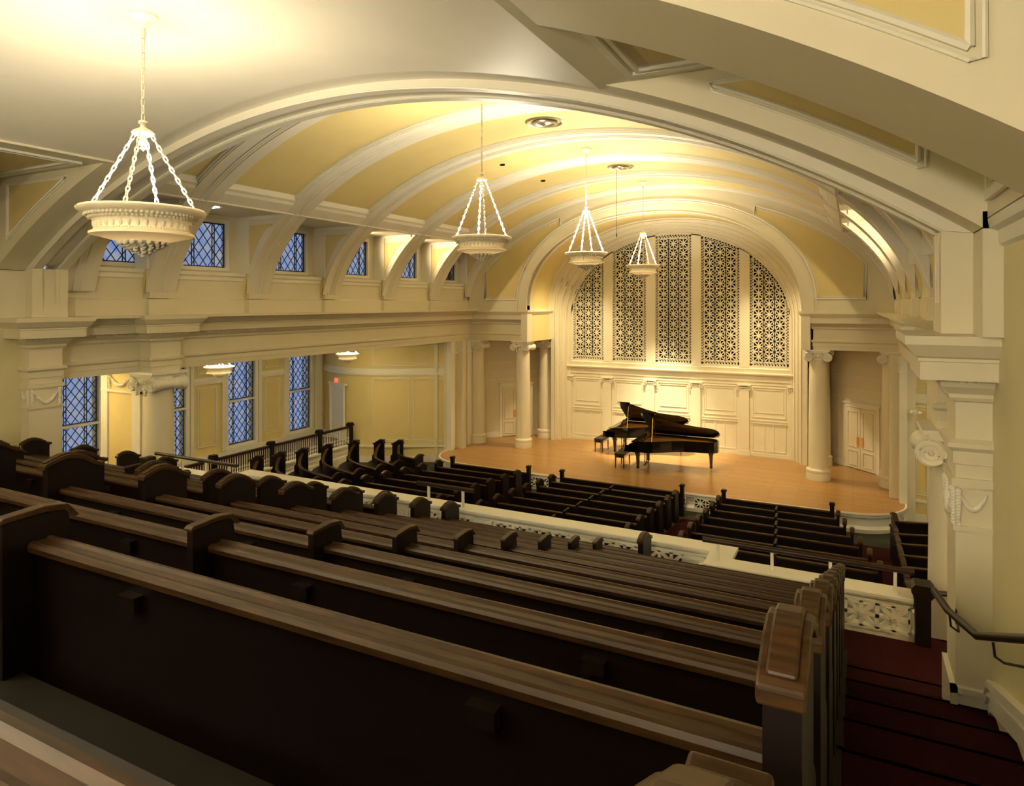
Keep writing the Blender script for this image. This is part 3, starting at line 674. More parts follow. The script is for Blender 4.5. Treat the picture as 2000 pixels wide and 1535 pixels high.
for gi, (xa, xb) in enumerate(GX):
    t = thing('organ_grille', 'pierced cream lattice grille in the arch over the stage, %s' % names_[gi], 'grille', wl((xa+xb)/2, 25.1, 4.08), 'organ grilles over the stage')
    W = xb-xa; bz = .12; cw = (W-2*bz)/3; chh = .375; zb = 4.08+bz
    def inside(x, z): return z < gz(max(-4.05, min(4.05, x)))-bz*1.1 and xa+bz-.01 <= x <= xb-bz+.01
    m = MB()
    def seg(p, q, wd):
        n = 8; run = None
        for k in range(n+1):
            x = p[0]+(q[0]-p[0])*k/n; z = p[1]+(q[1]-p[1])*k/n
            if inside(x, z):
                if run is None: run = (x, z)
                last = (x, z)
            elif run is not None:
                if run != last: m.bar((run[0], 25.08, run[1]), (last[0], 25.08, last[1]), wd, .03, (0, -1, 0))
                run = None
        if run is not None and run != last: m.bar((run[0], 25.08, run[1]), (last[0], 25.08, last[1]), wd, .03, (0, -1, 0))
    nz = 13
    for r in range(nz):
        for c in range(3):
            x = xa+bz+cw*(c+.5); z = zb+chh*(r+.5)
            if z-chh/2 > gz(max(-4.05, min(4.05, x))): continue
            for p, q, wd in (((x-cw/2, z), (x+cw/2, z), .04), ((x, z-chh/2), (x, z+chh/2), .04), ((x-cw*.42, z-chh*.42), (x+cw*.42, z+chh*.42), .034), ((x-cw*.42, z+chh*.42), (x+cw*.42, z-chh*.42), .034),
                             ((x+cw/2, z-chh/2), (x+cw/2, z+chh/2), .085 if c < 2 else .04), ((x-cw/2, z-chh/2), (x-cw/2, z+chh/2), .03), ((x-cw/2, z-chh/2), (x+cw/2, z-chh/2), .055)):
                seg(p, q, wd)
            if inside(x, z): m.box(x-.045, x+.045, 25.06, 25.09, z-.045, z+.045)
    build(m, 'lattice', 'cream', t)
    m = MB()        # scrolled border
    path = [(xa, 4.08), (xb, 4.08)]
    zt = lambda x: gz(max(-4.05, min(4.05, x)))
    loop = []
    for k in range(13): loop.append((xa+bz/2+(W-bz)*k/12, 4.08+bz/2))
    H = zt(xb-bz/2)-bz/2-4.08-bz/2; n = max(2, int(H/.10))
    for k in range(1, n+1): loop.append((xb-bz/2, 4.08+bz/2+H*k/n))
    for k in range(1, 13): x = xb-bz/2-(W-bz)*k/12; loop.append((x, zt(x)-bz/2))
    H = zt(xa+bz/2)-bz/2-4.08-bz/2; n = max(2, int(H/.10))
    for k in range(1, n): loop.append((xa+bz/2, zt(xa+bz/2)-bz/2-H*k/n))
    for i in range(len(loop)):
        a, b = Vector(loop[i]), Vector(loop[(i+1) % len(loop)]); L = (b-a).length
        if L < 1e-3: continue
        d = (b-a)/L; nr = Vector((-d.y, d.x))
        pts = [a+d*L*f+nr*bz*.36*sin(2*pi*f+.4) for f in (0, .17, .33, .5, .67, .83, 1)]
        m.tube([(p.x, 25.07, p.y) for p in pts], .013, 4)
        c = (a+b)/2; m.bar((c.x-nr.x*bz*.42, 25.075, c.y-nr.y*bz*.42), (c.x+nr.x*bz*.42, 25.075, c.y+nr.y*bz*.42), .018, .02, (0, -1, 0))
    for o_ in (.5, -.5):
        for i in range(len(loop)):
            a, b = Vector(loop[i]), Vector(loop[(i+1) % len(loop)])
            if (b-a).length < 1e-3: continue
            d = (b-a).normalized(); nr = Vector((-d.y, d.x))*bz*o_
            m.bar((a.x+nr.x, 25.07, a.y+nr.y), (b.x+nr.x, 25.07, b.y+nr.y), .018, .03, (0, -1, 0))
    build(m, 'border', 'plaster', t)
# entablature strip and panelling of the stage back wall
m = MB()
m.sweep([(4.6, 25.02), (-4.6, 25.02)], [(0, 3.38), (.02, 3.39), (.02, 3.50), (.05, 3.52), (.05, 3.70), (.10, 3.73), (.14, 3.76), (.15, 3.80), (.0, 3.83), (.03, 3.96), (.0, 4.0)], 1)
PX = [-4.2, -2.55, -.84, .86, 2.55, 4.2]
for x in PX:
    m.box(x-.17, x+.17, 24.93, 25.03, 1.05, 3.25); m.box(x-.2, x+.2, 24.91, 25.03, .89, 1.07); m.box(x-.24, x+.24, 24.9, 25.03, 3.36, 3.40)
    m.box(x-.20, x+.20, 24.92, 25.02, 3.22, 3.25)
    for s_ in (-1, 1):
        q = MB(); volute(q, 0, 0, 0, .10, -1, s_); m.add([(x+s_*.21+p[0], 24.92+p[1], 3.28+p[2]) for p in q.v], q.f)
    for k in range(6): m.sphere((x-.13+.052*k, 24.92, 3.28), .022, 5)
for a, b in zip(PX[:-1], PX[1:]):
    x0, x1 = a+.27, b-.27
    m.frame((x0, 25.02, 2.25), (1, 0, 0), (0, 0, 1), x1-x0, 1.08, .03, .025, (0, -1, 0))
    m.frame((x0+.08, 25.02, 2.42), (1, 0, 0), (0, 0, 1), x1-x0-.16, .82, .015, .02, (0, -1, 0))
    m.box(x0-.05, x1+.05, 24.98, 25.03, 2.04, 2.07); m.box(x0-.05, x1+.05, 24.99, 25.03, 2.13, 2.16)
    m.frame((x0, 25.02, 1.07), (1, 0, 0), (0, 0, 1), x1-x0, .95, .03, .025, (0, -1, 0))
    for f in (.36, .64): m.box(x0+(x1-x0)*f-.02, x0+(x1-x0)*f+.02, 25.0, 25.03, 1.08, 2.0)
m.box(-4.9, 4.9, 24.96, 25.03, .89, 1.0); m.box(-5.0, -4.45, 24.86, 25.1, .89, 3.5); m.box(4.45, 5.0, 24.86, 25.1, .89, 3.5)
struct(m, 'trim_stage_panelling', 'cream', smooth=False)
m = MB(); m.box(-8, 8, 22.3, 26.2, 9.5, 9.7); m.box(-8, 8, 26, 26.2, 0, 9.7)  # outer shell added around the stage to keep sky light from leaking in
for sg in (-1, 1):
    q = MB(sg); q.box(7.75, 7.95, 20.9, 26.2, 0, 9.7); q.box(4.93, 7.8, 22.88, 26.2, 5.2, 5.35); q.box(4.8, 5.0, 25.0, 26.1, 0, 9.6); q.box(7.5, 14, 23.8, 24.0, 0, 5.4); q.box(7.1, 7.8, 22.2, 22.4, 6.0, 9.7); m.add(q.v, q.f)
struct(m, 'wall_stage_shell', 'cream')
# stage side walls with diagonal double doors
for sg, sd in SIDES:
    m = MB(sg); m.box(7.2, 7.5, 20.95, 25.4, .4, 5.3); m.box(6.9, 7.3, 21.3, 21.55, .86, ZAB); struct(m, 'wall_stage_side_'+sd, 'cream')
    m = MB(sg); m.box(7.16, 7.21, 21.02, 22.25, .95, 4.4); struct(m, 'trim_stage_side_panel_'+sd, 'yellow')
    m = MB(sg); m.box(7.12, 7.3, 20.85, 21.1, .4, 4.85); m.box(7.12, 7.3, 22.0, 22.35, .89, 4.85); m.box(7.1, 7.3, 20.83, 22.4, 4.42, 4.46)
    for k in range(13): m.sphere((7.13, 21.2+.75*k/12, 4.7-.14*sin(pi*k/12)), .02+.02*sin(pi*k/12), 5)
    for k in range(6): m.sphere((7.12, 21.15, 4.72-.25*k/5), .03, 5); m.sphere((7.12, 21.98, 4.72-.25*k/5), .03, 5)
    struct(m, 'trim_stage_side_'+sd, 'white', smooth=False)
    a, b = Vector((7.25, 23.45)), Vector((5.1, 25.5)); d = (b-a).normalized(); nn = Vector((-d.y, d.x)); nn = nn if nn.y < 0 else -nn
    m = MB(sg); p = [a, b, b-nn*.2, a-nn*.2]; m.prism([(q.x, q.y) for q in p], 'z', .8, 5.2); struct(m, 'wall_stage_diagonal_'+sd, 'cream')
    U = (d.x, d.y, 0); N = (nn.x, nn.y, 0); L = (b-a).length; mid = L*.47; dw = .60
    o = Vector((a.x, a.y, .89))
    m = MB(sg); Uv = Vector(U); Nv = Vector(N)
    m.bar(o+Uv*(mid-dw-.06), o+Uv*(mid-dw-.06)+Vector((0, 0, 2.06)), .12, .08, N); m.bar(o+Uv*(mid+dw+.06), o+Uv*(mid+dw+.06)+Vector((0, 0, 2.06)), .12, .08, N)
    m.bar(o+Uv*(mid-dw-.12)+Vector((0, 0, 2.06)), o+Uv*(mid+dw+.12)+Vector((0, 0, 2.06)), .12, .08, N); m.bar(o+Uv*(mid-dw-.16)+Vector((0, 0, 2.14)), o+Uv*(mid+dw+.16)+Vector((0, 0, 2.14)), .05, .13, N)
    for z in (3.2, 3.5, 3.9): m.bar(o+Uv*.2+Vector((0, 0, z-.89)), o+Uv*(L-.3)+Vector((0, 0, z-.89)), .03, .03, N)
    m.bar(o+Uv*.12+Vector((0, 0, .1)), o+Uv*(mid-dw-.12)+Vector((0, 0, .1)), .2, .04, N); m.bar(o+Uv*(mid+dw+.12)+Vector((0, 0, .1)), o+Uv*(L-.1)+Vector((0, 0, .1)), .2, .04, N)
    struct(m, 'trim_stage_door_'+sd, 'white')
    m = MB(sg); m.bar(o+Uv*(mid-dw)+Vector((0, 0, .01)), o+Uv*(mid+dw)+Vector((0, 0, .01)), .02, .05, N); struct(m, 'trim_threshold', 'dark')
    dl = MB(sg)
    for s_ in (-1, 1):
        c = o+Uv*(mid+s_*dw/2)+Nv*.02
        dl.bar(c+Vector((0, 0, .02)), c+Vector((0, 0, 1.99)), dw-.012, .04, N)
        dl.frame(o+Uv*(mid+s_*dw/2-dw/2+.1)+Nv*.04+Vector((0, 0, .72)), U, (0, 0, 1), dw-.2, 1.15, .02, .02, N)
        dl.frame(o+Uv*(mid+s_*dw/2-dw/2+.1)+Nv*.04+Vector((0, 0, .12)), U, (0, 0, 1), dw-.2, .48, .02, .02, N)
    dr = struct(dl, 'door_%d' % (1 if sg < 0 else 2), 'cream')
    for s_ in (-1, 1):
        c = o+Uv*(mid+s_*.09)+Nv*.055
        h = MB(sg); h.bar(c+Vector((0, 0, .78)), c+Vector((0, 0, 1.06)), .085, .015, N); build(h, 'pull_plate', 'copper', dr)

# ------------------------------------------------------------------ floors
def fz(y): return .38 if y > 18.9 else .38+.082*(18.9-y)
m = MB(); m.box(-13, 13, 18.9, 24, .2, .38); m.prism([(9.3, fz(9.3)), (18.9, .38), (18.9, .1), (9.3, .1)], 'x', -13, 13); struct(m, 'floor', 'grey')
def runner(x0, x1, y0=9.6, y1=18.3, dx=0):
    m = MB(); a, b = .006, .012
    m.add([(x0+dx, y0, fz(y0)+b), (x1+dx, y0, fz(y0)+b), (x1, y1, fz(y1)+b), (x0, y1, fz(y1)+b)], [(0, 1, 2, 3)]); return m
for x0, x1, dx in ((-2.85, -1.85, 0), (1.85, 2.85, 0), (5.6, 6.8, .9), (-6.8, -5.6, -.9)): struct(runner(x0, x1, dx=dx), 'floor_aisle_runner', 'carpet')

# ------------------------------------------------------------------ upper tier
def UY(i): return 1.413+.782*i if i >= 0 else .41
def UZ(i): return 5.409-.2601*i if i >= 0 else 5.755
PH = .82
m = MB()
for i in range(-2, 10):
    y0, y1 = UY(i)-.03 if i >= -1 else -4, UY(i+1)-.03 if i >= -1 else UY(-1)-.03
    if i == -1: y0 = UY(-1)-.03
    z = UZ(i)-PH if i >= -1 else UZ(-1)-PH+.2
    if i == 9: y1 = 9.3
    m.box(-5.95, 5.95, y0, y1, z-.6, z)
struct(m, 'floor_tier', 'tier')
for sg, sd in SIDES:                                         # carpeted side stairs
    m = MB(sg)
    for i in range(-2, 9):
        z = UZ(i)-PH if i >= -1 else 4.75+.26
        y0 = (UY(i-1)+.42 if i > 0 else (-.35 if i == -1 else (.62 if i == 0 else -4))); y1 = UY(i)+.42 if i >= 0 else (.62 if i == -1 else -.35)
        if i == 0: y0 = .62
        if i == 8: y1 = 8.9
        z = min(z, 5.0); m.box(5.9, 7.0, y0, y1, z-.5, z)
        m.box(5.9, 7.0, y1-.03, y1+.015, z-.045, z)
    m.box(4.37, 6.85, UY(7)+.42, 8.9, 2.0, 2.51); m.box(6.8, 7.0, 6.5, 7.12, 2.0, 2.51)
    for k in range(6): m.box(6.85+.26*k, 9.0, 7.1, 8.92, 0, 2.34-.18*k)      # side steps going down to the aisle
    struct(m, 'floor_stairs_'+sd, 'carpet')
    # wall string with stepped moulding
    m = MB(sg)
    a = [(-1, 5.35), (UY(0), 4.98), (UY(6)+.3, 3.30), (6.5, 3.19)]
    m.strip([(y, z-.22) for y, z in a], [(y, z) for y, z in a], 'x', 6.96, 7.0)
    m.strip([(y, z-.03) for y, z in a], [(y, z+.03) for y, z in a], 'x', 6.93, 7.0); m.strip([(y, z-.10) for y, z in a], [(y, z-.07) for y, z in a], 'x', 6.94, 7.0)
    m.box(6.73, 7.0, 6.52, 6.56, 2.9, 3.14); m.box(6.71, 7.0, 6.50, 6.56, 3.12, 3.17); m.box(6.71, 6.76, 6.50, 7.1, 2.4, 3.17)
    a = [(7.2, 2.9), (9.2, 1.55)]
    m.strip([(x, z-.20) for x, z in a], [(x, z) for x, z in a], 'y', 8.88, 8.93); m.strip([(x, z-.03) for x, z in a], [(x, z+.02) for x, z in a], 'y', 8.86, 8.93)
    struct(m, 'baseboard_'+sd, 'white')
m = MB(); m.box(-5.85, 5.85, -.0, 0, 0, 0)

ORD = ['first', 'second', 'third', 'fourth', 'fifth', 'sixth', 'seventh', 'eighth', 'ninth', 'tenth', 'eleventh']
def end_panel(x, z0, zr, yf=.40, w_=.068, capw=.088, hump=True, back=-.095, cut=0):
    """end panel and its scroll cap, relative to rail back edge y=0 and rail top zr"""
    m = MB(); c = MB()
    e = -cut
    top = [(back-.03, zr+.195+e), (back-.015, zr+.208+e), (back+.03, zr+.225+e), (back+.09, zr+.246+e), (back+.15, zr+.253+e), (back+.21, zr+.242+e), (back+.28, zr+.210+e), (back+.35, zr+.165+e), (back+.40, zr+.142+e), (back+.425, zr+.145+e)]
    body = [(back, z0), (yf+.02, z0), (yf+.02, zr-.30), (yf-.03, zr-.24), (back+.39, zr-.18), (back+.39, zr+.11+e)]+[(y, z-.03) for y, z in top[::-1] if back+.02 < y < back+.39]+[(back, zr+.17+e)]
    m.prism(body, 'x', x-w_/2, x+w_/2)
    low = [(y, z-.035) for y, z in top]
    c.strip(low, top, 'x', x-capw/2, x+capw/2)
    c.strip(top[1:-2], [(y, z+.012) for y, z in top[1:-2]], 'x', x-capw*.32, x+capw*.32)
    return m, c
def make_pew(L, z0, zr, label, group, divider=True, racks=(), name='pew', cut=0):
    """straight pew along x, 0..L, back edge of the rail at y=0, floor z0 -> local 0"""
    t = thing(name, label, 'pew', (0, 0, 0), group); h = zr-z0
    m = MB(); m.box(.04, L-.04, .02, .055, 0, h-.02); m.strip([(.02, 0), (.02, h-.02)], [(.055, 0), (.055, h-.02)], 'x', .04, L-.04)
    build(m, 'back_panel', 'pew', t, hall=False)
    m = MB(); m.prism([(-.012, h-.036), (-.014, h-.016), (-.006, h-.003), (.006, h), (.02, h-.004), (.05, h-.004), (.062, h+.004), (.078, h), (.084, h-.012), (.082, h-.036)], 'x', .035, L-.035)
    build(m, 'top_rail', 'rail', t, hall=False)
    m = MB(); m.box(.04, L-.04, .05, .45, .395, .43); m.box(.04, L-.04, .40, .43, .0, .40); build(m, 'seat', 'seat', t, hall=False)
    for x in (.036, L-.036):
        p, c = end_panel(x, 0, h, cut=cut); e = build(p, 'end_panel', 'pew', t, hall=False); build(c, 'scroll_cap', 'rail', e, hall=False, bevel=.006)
    if divider:
        x = L/2; m = MB(); m.prism([(-.095, 0), (.40, 0), (.40, h-.28), (.30, h-.22), (.16, h-.12), (.13, h+.09), (-.095, h+.09)], 'x', x-.02, x+.02); e = build(m, 'divider', 'pew', t, hall=False)
        m = MB(); m.strip([(-.105, h+.085), (-.09, h+.09), (.05, h+.095), (.12, h+.085), (.155, h+.05)], [(-.11, h+.10), (-.095, h+.112), (.05, h+.122), (.13, h+.11), (.175, h+.055)], 'x', x-.026, x+.026); build(m, 'divider_cap', 'rail', e, hall=False, bevel=.005)
    for rx in racks:
        m = MB(); m.box(rx-.038, rx+.038, -.012, .022, h-.135, h-.085); m.box(rx-.042, rx+.042, -.018, .022, h-.09, h-.083); build(m, 'card_rack', 'newel', t, hall=False)
    return t
PL_U = 5.35
base = None
for sec, x0, rows in (('right', .57, range(-1, 9)), ('left', -5.92, range(2, 10))):
    for i in rows:
        n = ORD[9-i]
        lab = 'long dark pew, raised tier, %s of centre aisle, %s row behind white parapet' % (sec, n)
        loc = wl(x0, UY(i), UZ(i)-PH)
        if i == -1: make_pew(PL_U, 0, PH, lab, 'pews of the raised tier', True, (.72, 2.07, 3.28, 4.63), cut=.085).location = loc
        elif base is None: base = make_pew(PL_U, 0, PH, lab, 'pews of the raised tier', True, (.72, 2.07, 3.28, 4.63)); base.location = loc
        else: copy_tree(base, loc, lab, 'pews of the raised tier')
t = make_pew(3.05, 0, PH, 'shorter dark pew of the raised tier, directly behind the white parapet', 'pews of the raised tier', False); t.location = wl(.57, UY(9), UZ(9)-PH)

# white parapet of the raised tier
t = thing('parapet', 'white parapet with star lattice panels in front of the raised pews', 'parapet', wl(0, 9.27, 2.25))
CAPP = [(-.02, 2.87), (.0, 2.87), (.0, 2.885), (.015, 2.89), (.015, 2.915), (.03, 2.925), (.05, 2.945), (.05, 2.955), (.065, 2.965), (.065, 3.0), (.055, 3.01), (-.25, 3.01), (-.25, 2.95), (-.2, 2.93), (-.2, 2.87)]
PP = [(-6.6, 8.70), (-4.37, 8.70), (-4.37, 9.20), (4.37, 9.20), (4.37, 8.70), (6.6, 8.70)]
m = MB(); m.sweep(PP, CAPP, -1); m.v = m.v; build(m, 'coping', 'white', t)
m = MB()
def solid_panel(m, x, y, w_, z0, z1):
    m.box(x-w_/2, x+w_/2, y-.02, y+.16, z0, z1); m.frame((x-w_*.32, y-.02, z0+.06), (1, 0, 0), (0, 0, 1), w_*.64, z1-z0-.1, .015, .012, (0, -1, 0))
for x in (-4.15, -2.45, -.8, .8, 2.45, 4.15): solid_panel(m, x, 9.20, .34 if abs(x) < 4 else .42, 2.56, 2.88)
m.box(-4.36, 4.36, 9.18, 9.29, 2.2, 2.57); m.box(-4.38, -4.2, 8.7, 9.29, 2.2, 2.88); m.box(4.2, 4.38, 8.7, 9.29, 2.2, 2.88)
for sg in (-1, 1):
    q = MB(sg); q.box(4.37, 6.61, 8.69, 8.86, 2.5, 2.58); q.box(4.37, 4.62, 8.68, 8.85, 2.5, 2.88); m.add(q.v, q.f)
build(m, 'base_and_panels', 'white', t)
m = MB()
for a, b in ((-3.94, -2.62), (-2.28, -.97), (-.63, .63), (.97, 2.28), (2.62, 3.94)):
    n = 4; star_cells(m, (a, 9.20, 2.575), (1, 0, 0), (0, 0, 1), n, (b-a)/n, .30, .042, .045, (0, -1, 0), .035)
for sg in (-1, 1):
    q = MB(sg); star_cells(q, (4.62, 8.70, 2.59), (1, 0, 0), (0, 0, 1), 6, .325, .29, .042, .045, (0, -1, 0), .035); m.add(q.v, q.f)
build(m, 'star_lattice', 'white', t)
m = MB(); m.box(-6.9, 6.9, 9.30, 9.42, .9, 2.6); struct(m, 'wall_tier_front', 'cream')

def rail_on_posts(name, label, xa, xb, y, z, posts):
    t = thing(name, label, 'handrail', wl((xa+xb)/2, y, 3.01))
    m = MB(); m.tube([(xa, y, z), (xb, y, z)], .034, 12); build(m, 'rail', 'hand', t, smooth=True)
    for x in posts: m = MB(); m.box(x-.018, x+.018, y-.018, y+.018, 3.005, z-.02); build(m, 'post', 'white', t)
rail_on_posts('handrail', 'short dark wooden handrail on two white posts at the middle of the parapet', -.50, .60, 9.27, 3.29, (-.27, .39))
rail_on_posts('handrail', 'long dark wooden handrail on four white posts over the right end of the parapet', 4.27, 6.62, 8.82, 3.25, (4.46, 5.11, 5.76, 6.43))
rail_on_posts('handrail', 'long dark wooden handrail on white posts over the left end of the parapet', -6.6, -4.27, 8.82, 3.25, (-6.47, -5.79, -5.11, -4.46))
for sg, sd in SIDES:
    x = sg*6.69
    t = thing('newel_post', 'stout dark square newel post at the %s end of the white parapet' % sd, 'post', wl(x, 8.70, 2.51))
    m = MB(); m.box(x-.075, x+.075, 8.62, 8.78, 2.51, 3.08); build(m, 'post', 'newel', t)
    m = MB(); m.prism([(x-.075, 3.05), (x-.115, 3.10), (x-.115, 3.15), (x-.08, 3.19), (x+.08, 3.19), (x+.115, 3.15), (x+.115, 3.10), (x+.075, 3.05)], 'y', 8.585, 8.815); build(m, 'cap', 'newel', t)
    m = MB(sg); m.tube([(6.76, 8.75, 3.08), (7.05, 8.80, 3.08), (7.25, 8.82, 2.98), (8.3, 8.82, 2.35)], .03, 8)
    tag(build(m, 'stair_rail', 'hand', smooth=True), 'dark stair handrail leading down from the newel post at the %s end of the parapet' % sd, 'handrail')
    # wall handrail along the carpeted side stair
    if sg > 0:
        t = thing('wall_handrail', 'dark metal and wood handrail bracketed to the right wall above the carpeted steps', 'handrail', wl(6.85, 4.5, 4.3))
        m = MB(); m.tube([(6.60, 6.55, 3.91), (6.66, 6.2, 3.90), (6.78, 5.7, 3.95), (6.84, 5.35, 4.11), (6.88, 4.6, 4.44), (6.9, 2.0, 5.3), (6.9, 0.4, 5.8)], .028, 10); build(m, 'rail', 'iron', t, smooth=True)
        for (px, y, z) in ((6.67, 6.2, 3.87), (6.82, 5.35, 4.07), (6.88, 4.5, 4.45), (6.9, 2.5, 5.12)):
            wx = 6.75 if y > 6 else 7.0; m = MB(); m.tube([(px, y, z), (px+.01, y, z-.09), (px+.06, y, z-.12), (wx, y if y < 6 else y+.3, z-.12)], .009, 6); m.box(wx-.008, wx+.004, (y if y < 6 else y+.3)-.02, (y if y < 6 else y+.3)+.02, z-.18, z-.07); build(m, 'bracket', 'iron', t, smooth=False)

# ------------------------------------------------------------------ lower seating
LH = .68
def lower_pew(x0, x1, k, label, group, tall=False, div=False):
    y = 18.6-.83*k; L = x1-x0; zf = fz(y+.2)-.005; h = LH
    t = thing('pew', label, 'pew', wl(x0, y, zf), group)
    m = MB(); m.box(.04, L-.04, .02, .05, 0, h-.02); build(m, 'back_panel', 'pew', t, hall=False, origin=(0, 0, 0)) if 0 else None
    def bl(mb, nm, mt, par): o = build(mb, nm, mt, None, hall=False); o.parent = par; o.location = (0, 0, 0); return o
    bl(m, 'back_panel', 'pew', t)
    m = MB(); m.strip([(-.012, h-.036), (-.012, h-.012), (0, h), (.05, h+.002), (.075, h-.012), (.075, h-.036)], [(.02, h-.04)]*6, 'x', .035, L-.035); bl(m, 'top_rail', 'rail', t)
    m = MB()
    if not tall: m.box(.04, L-.04, .05, .40, .33, .36); m.box(.04, L-.04, .36, .39, .02, .34); bl(m, 'seat', 'pew', t)
    else: m.frame((.15, .02, .12), (1, 0, 0), (0, 0, 1), L-.3, h-.22, .05, .015, (0, -1, 0)); bl(m, 'panel_moulding', 'pew', t)
    for x in (.036, L-.036):
        if tall:
            m = MB(); m.box(x-.05, x+.05, -.04, .08, 0, h+.17); e = bl(m, 'end_post', 'pew', t)
            m = MB(); m.box(x-.07, x+.07, -.06, .10, h+.17, h+.20); m.box(x-.055, x+.055, -.045, .085, h+.20, h+.225); bl(m, 'post_cap', 'newel', e)
        else:
            p, c = end_panel(x, 0, h-.06, yf=.34, w_=.06, capw=.095); e = bl(p, 'end_panel', 'pew', t); bl(c, 'scroll_cap', 'rail', e)
    if div:
        m = MB(); m.box(L/2-.025, L/2+.025, -.03, .3, .0, h+.05); bl(m, 'divider', 'pew', t)
    return t
KN = ['front', 'second', 'third', 'fourth', 'fifth', 'sixth', 'seventh']
for k in range(7):
    g = 'lower pews facing the stage'
    lower_pew(-1.83, 1.83, k, 'straight dark pew in the lower centre block, %s row from the stage' % KN[k], g, k == 0, k > 0)
    e = .15*k
    lower_pew(2.87, 5.57+e, k, 'straight dark pew in the lower right-hand block, %s row from the stage' % KN[k], g, k == 0, k > 0)
    lower_pew(-5.70-e*.3, -2.87, k, 'straight dark pew in the lower left-hand block, %s row from the stage' % KN[k], g, k == 0, False)
def curved_pew(sg, a, b, label, group):
    """pew whose back curls round to a tall outer end; a inner, b outer (left side coordinates)"""
    a, b = Vector(a), Vector(b); c = Vector((b.x+.15, a.y+.25*(b.y-a.y)))
    cv = [a*(1-t)**2+c*2*t*(1-t)+b*t*t for t in span(0, 1, 14)]
    zf = fz((a.y+b.y)/2)-.02; h = LH+.02
    s_ = -sg
    t = thing('curved_pew', label, 'pew', wl(s_*a.x, a.y, zf), group)
    n = len(cv)
    def offp(d):
        o = []
        for i in range(n):
            tt = (cv[min(n-1, i+1)]-cv[max(0, i-1)]).normalized(); o.append(cv[i]+Vector((tt.y, -tt.x))*d)   # towards the stage
        return o
    def band(d0, d1, z0, z1, m, i0=0, i1=None):
        P, Q = offp(d0), offp(d1)
        i1 = i1 or n
        vv = []; ff = []
        for i in range(i0, i1):
            zz0 = z0(i) if callable(z0) else z0; zz1 = z1(i) if callable(z1) else z1
            vv += [(P[i].x, P[i].y, zf+zz0), (P[i].x, P[i].y, zf+zz1), (Q[i].x, Q[i].y, zf+zz1), (Q[i].x, Q[i].y, zf+zz0)]
        for i in range(i1-i0-1):
            for q in range(4): ff.append((4*i+q, 4*i+(q+1) % 4, 4*i+4+(q+1) % 4, 4*i+4+q))
        ff += [(0, 1, 2, 3), (4*(i1-i0-1), 4*(i1-i0-1)+3, 4*(i1-i0-1)+2, 4*(i1-i0-1)+1)]
        m.add(vv, ff)
    rise = lambda i: h+.30*max(0, (i/(n-1)-.62)/.38)**1.4
    m = MB(-sg); band(0, -.035, 0, lambda i: rise(i)-.02, m); build(m, 'back_panel', 'pew', t)
    m = MB(-sg); band(.015, -.075, lambda i: rise(i)-.03, rise, m); build(m, 'top_rail', 'rail', t)
    m = MB(-sg); band(-.04, -.38, .33, .36, m); band(-.34, -.37, .0, .34, m); build(m, 'seat', 'pew', t)
    for i, hh in ((0, h-.06), (n-1, h+.12)):
        tt = (cv[min(n-1, i+1)]-cv[max(0, i-1)]).normalized(); f = Vector((-tt.y, tt.x)); f = -Vector((tt.y, -tt.x))
        ang = atan2(f.y, f.x)-pi/2
        p, c_ = end_panel(0, 0, hh, yf=.34, w_=.06, capw=.10)
        T = Matrix.Translation((cv[i].x, cv[i].y, zf)) @ Matrix.Rotation(ang, 4, 'Z')
        for nm, q, mt, in (('end_panel', p, 'pew'), ('scroll_cap', c_, 'rail')):
            mm = MB(-sg, T); mm.add(q.v, q.f); e = build(mm, nm, mt, t if nm == 'end_panel' else e)
        if i:
            mm = MB(-sg, T); mm.box(-.07, .07, -.07, .08, 0, h+.36); mm.box(-.09, .09, -.09, .10, h+.36, h+.40); build(mm, 'tall_end_post', 'pew', t)
    return t
CP = [((-6.87, 18.55), (-8.25, 19.3)), ((-6.8, 17.3), (-8.65, 18.75)), ((-6.8, 16.4), (-9.15, 18.0)), ((-6.8, 15.4), (-9.25, 16.8)), ((-6.8, 14.5), (-9.25, 15.7)), ((-6.8, 13.66), (-9.25, 14.76)), ((-6.8, 12.8), (-9.2, 13.87))]
for sg, sd in SIDES:
    for k, (a, b) in enumerate(CP):
        curved_pew(sg, a, b, 'short dark curved pew by the %s aisle wall, %s row from the stage' % (sd, KN[k]), 'curved pews at the sides')

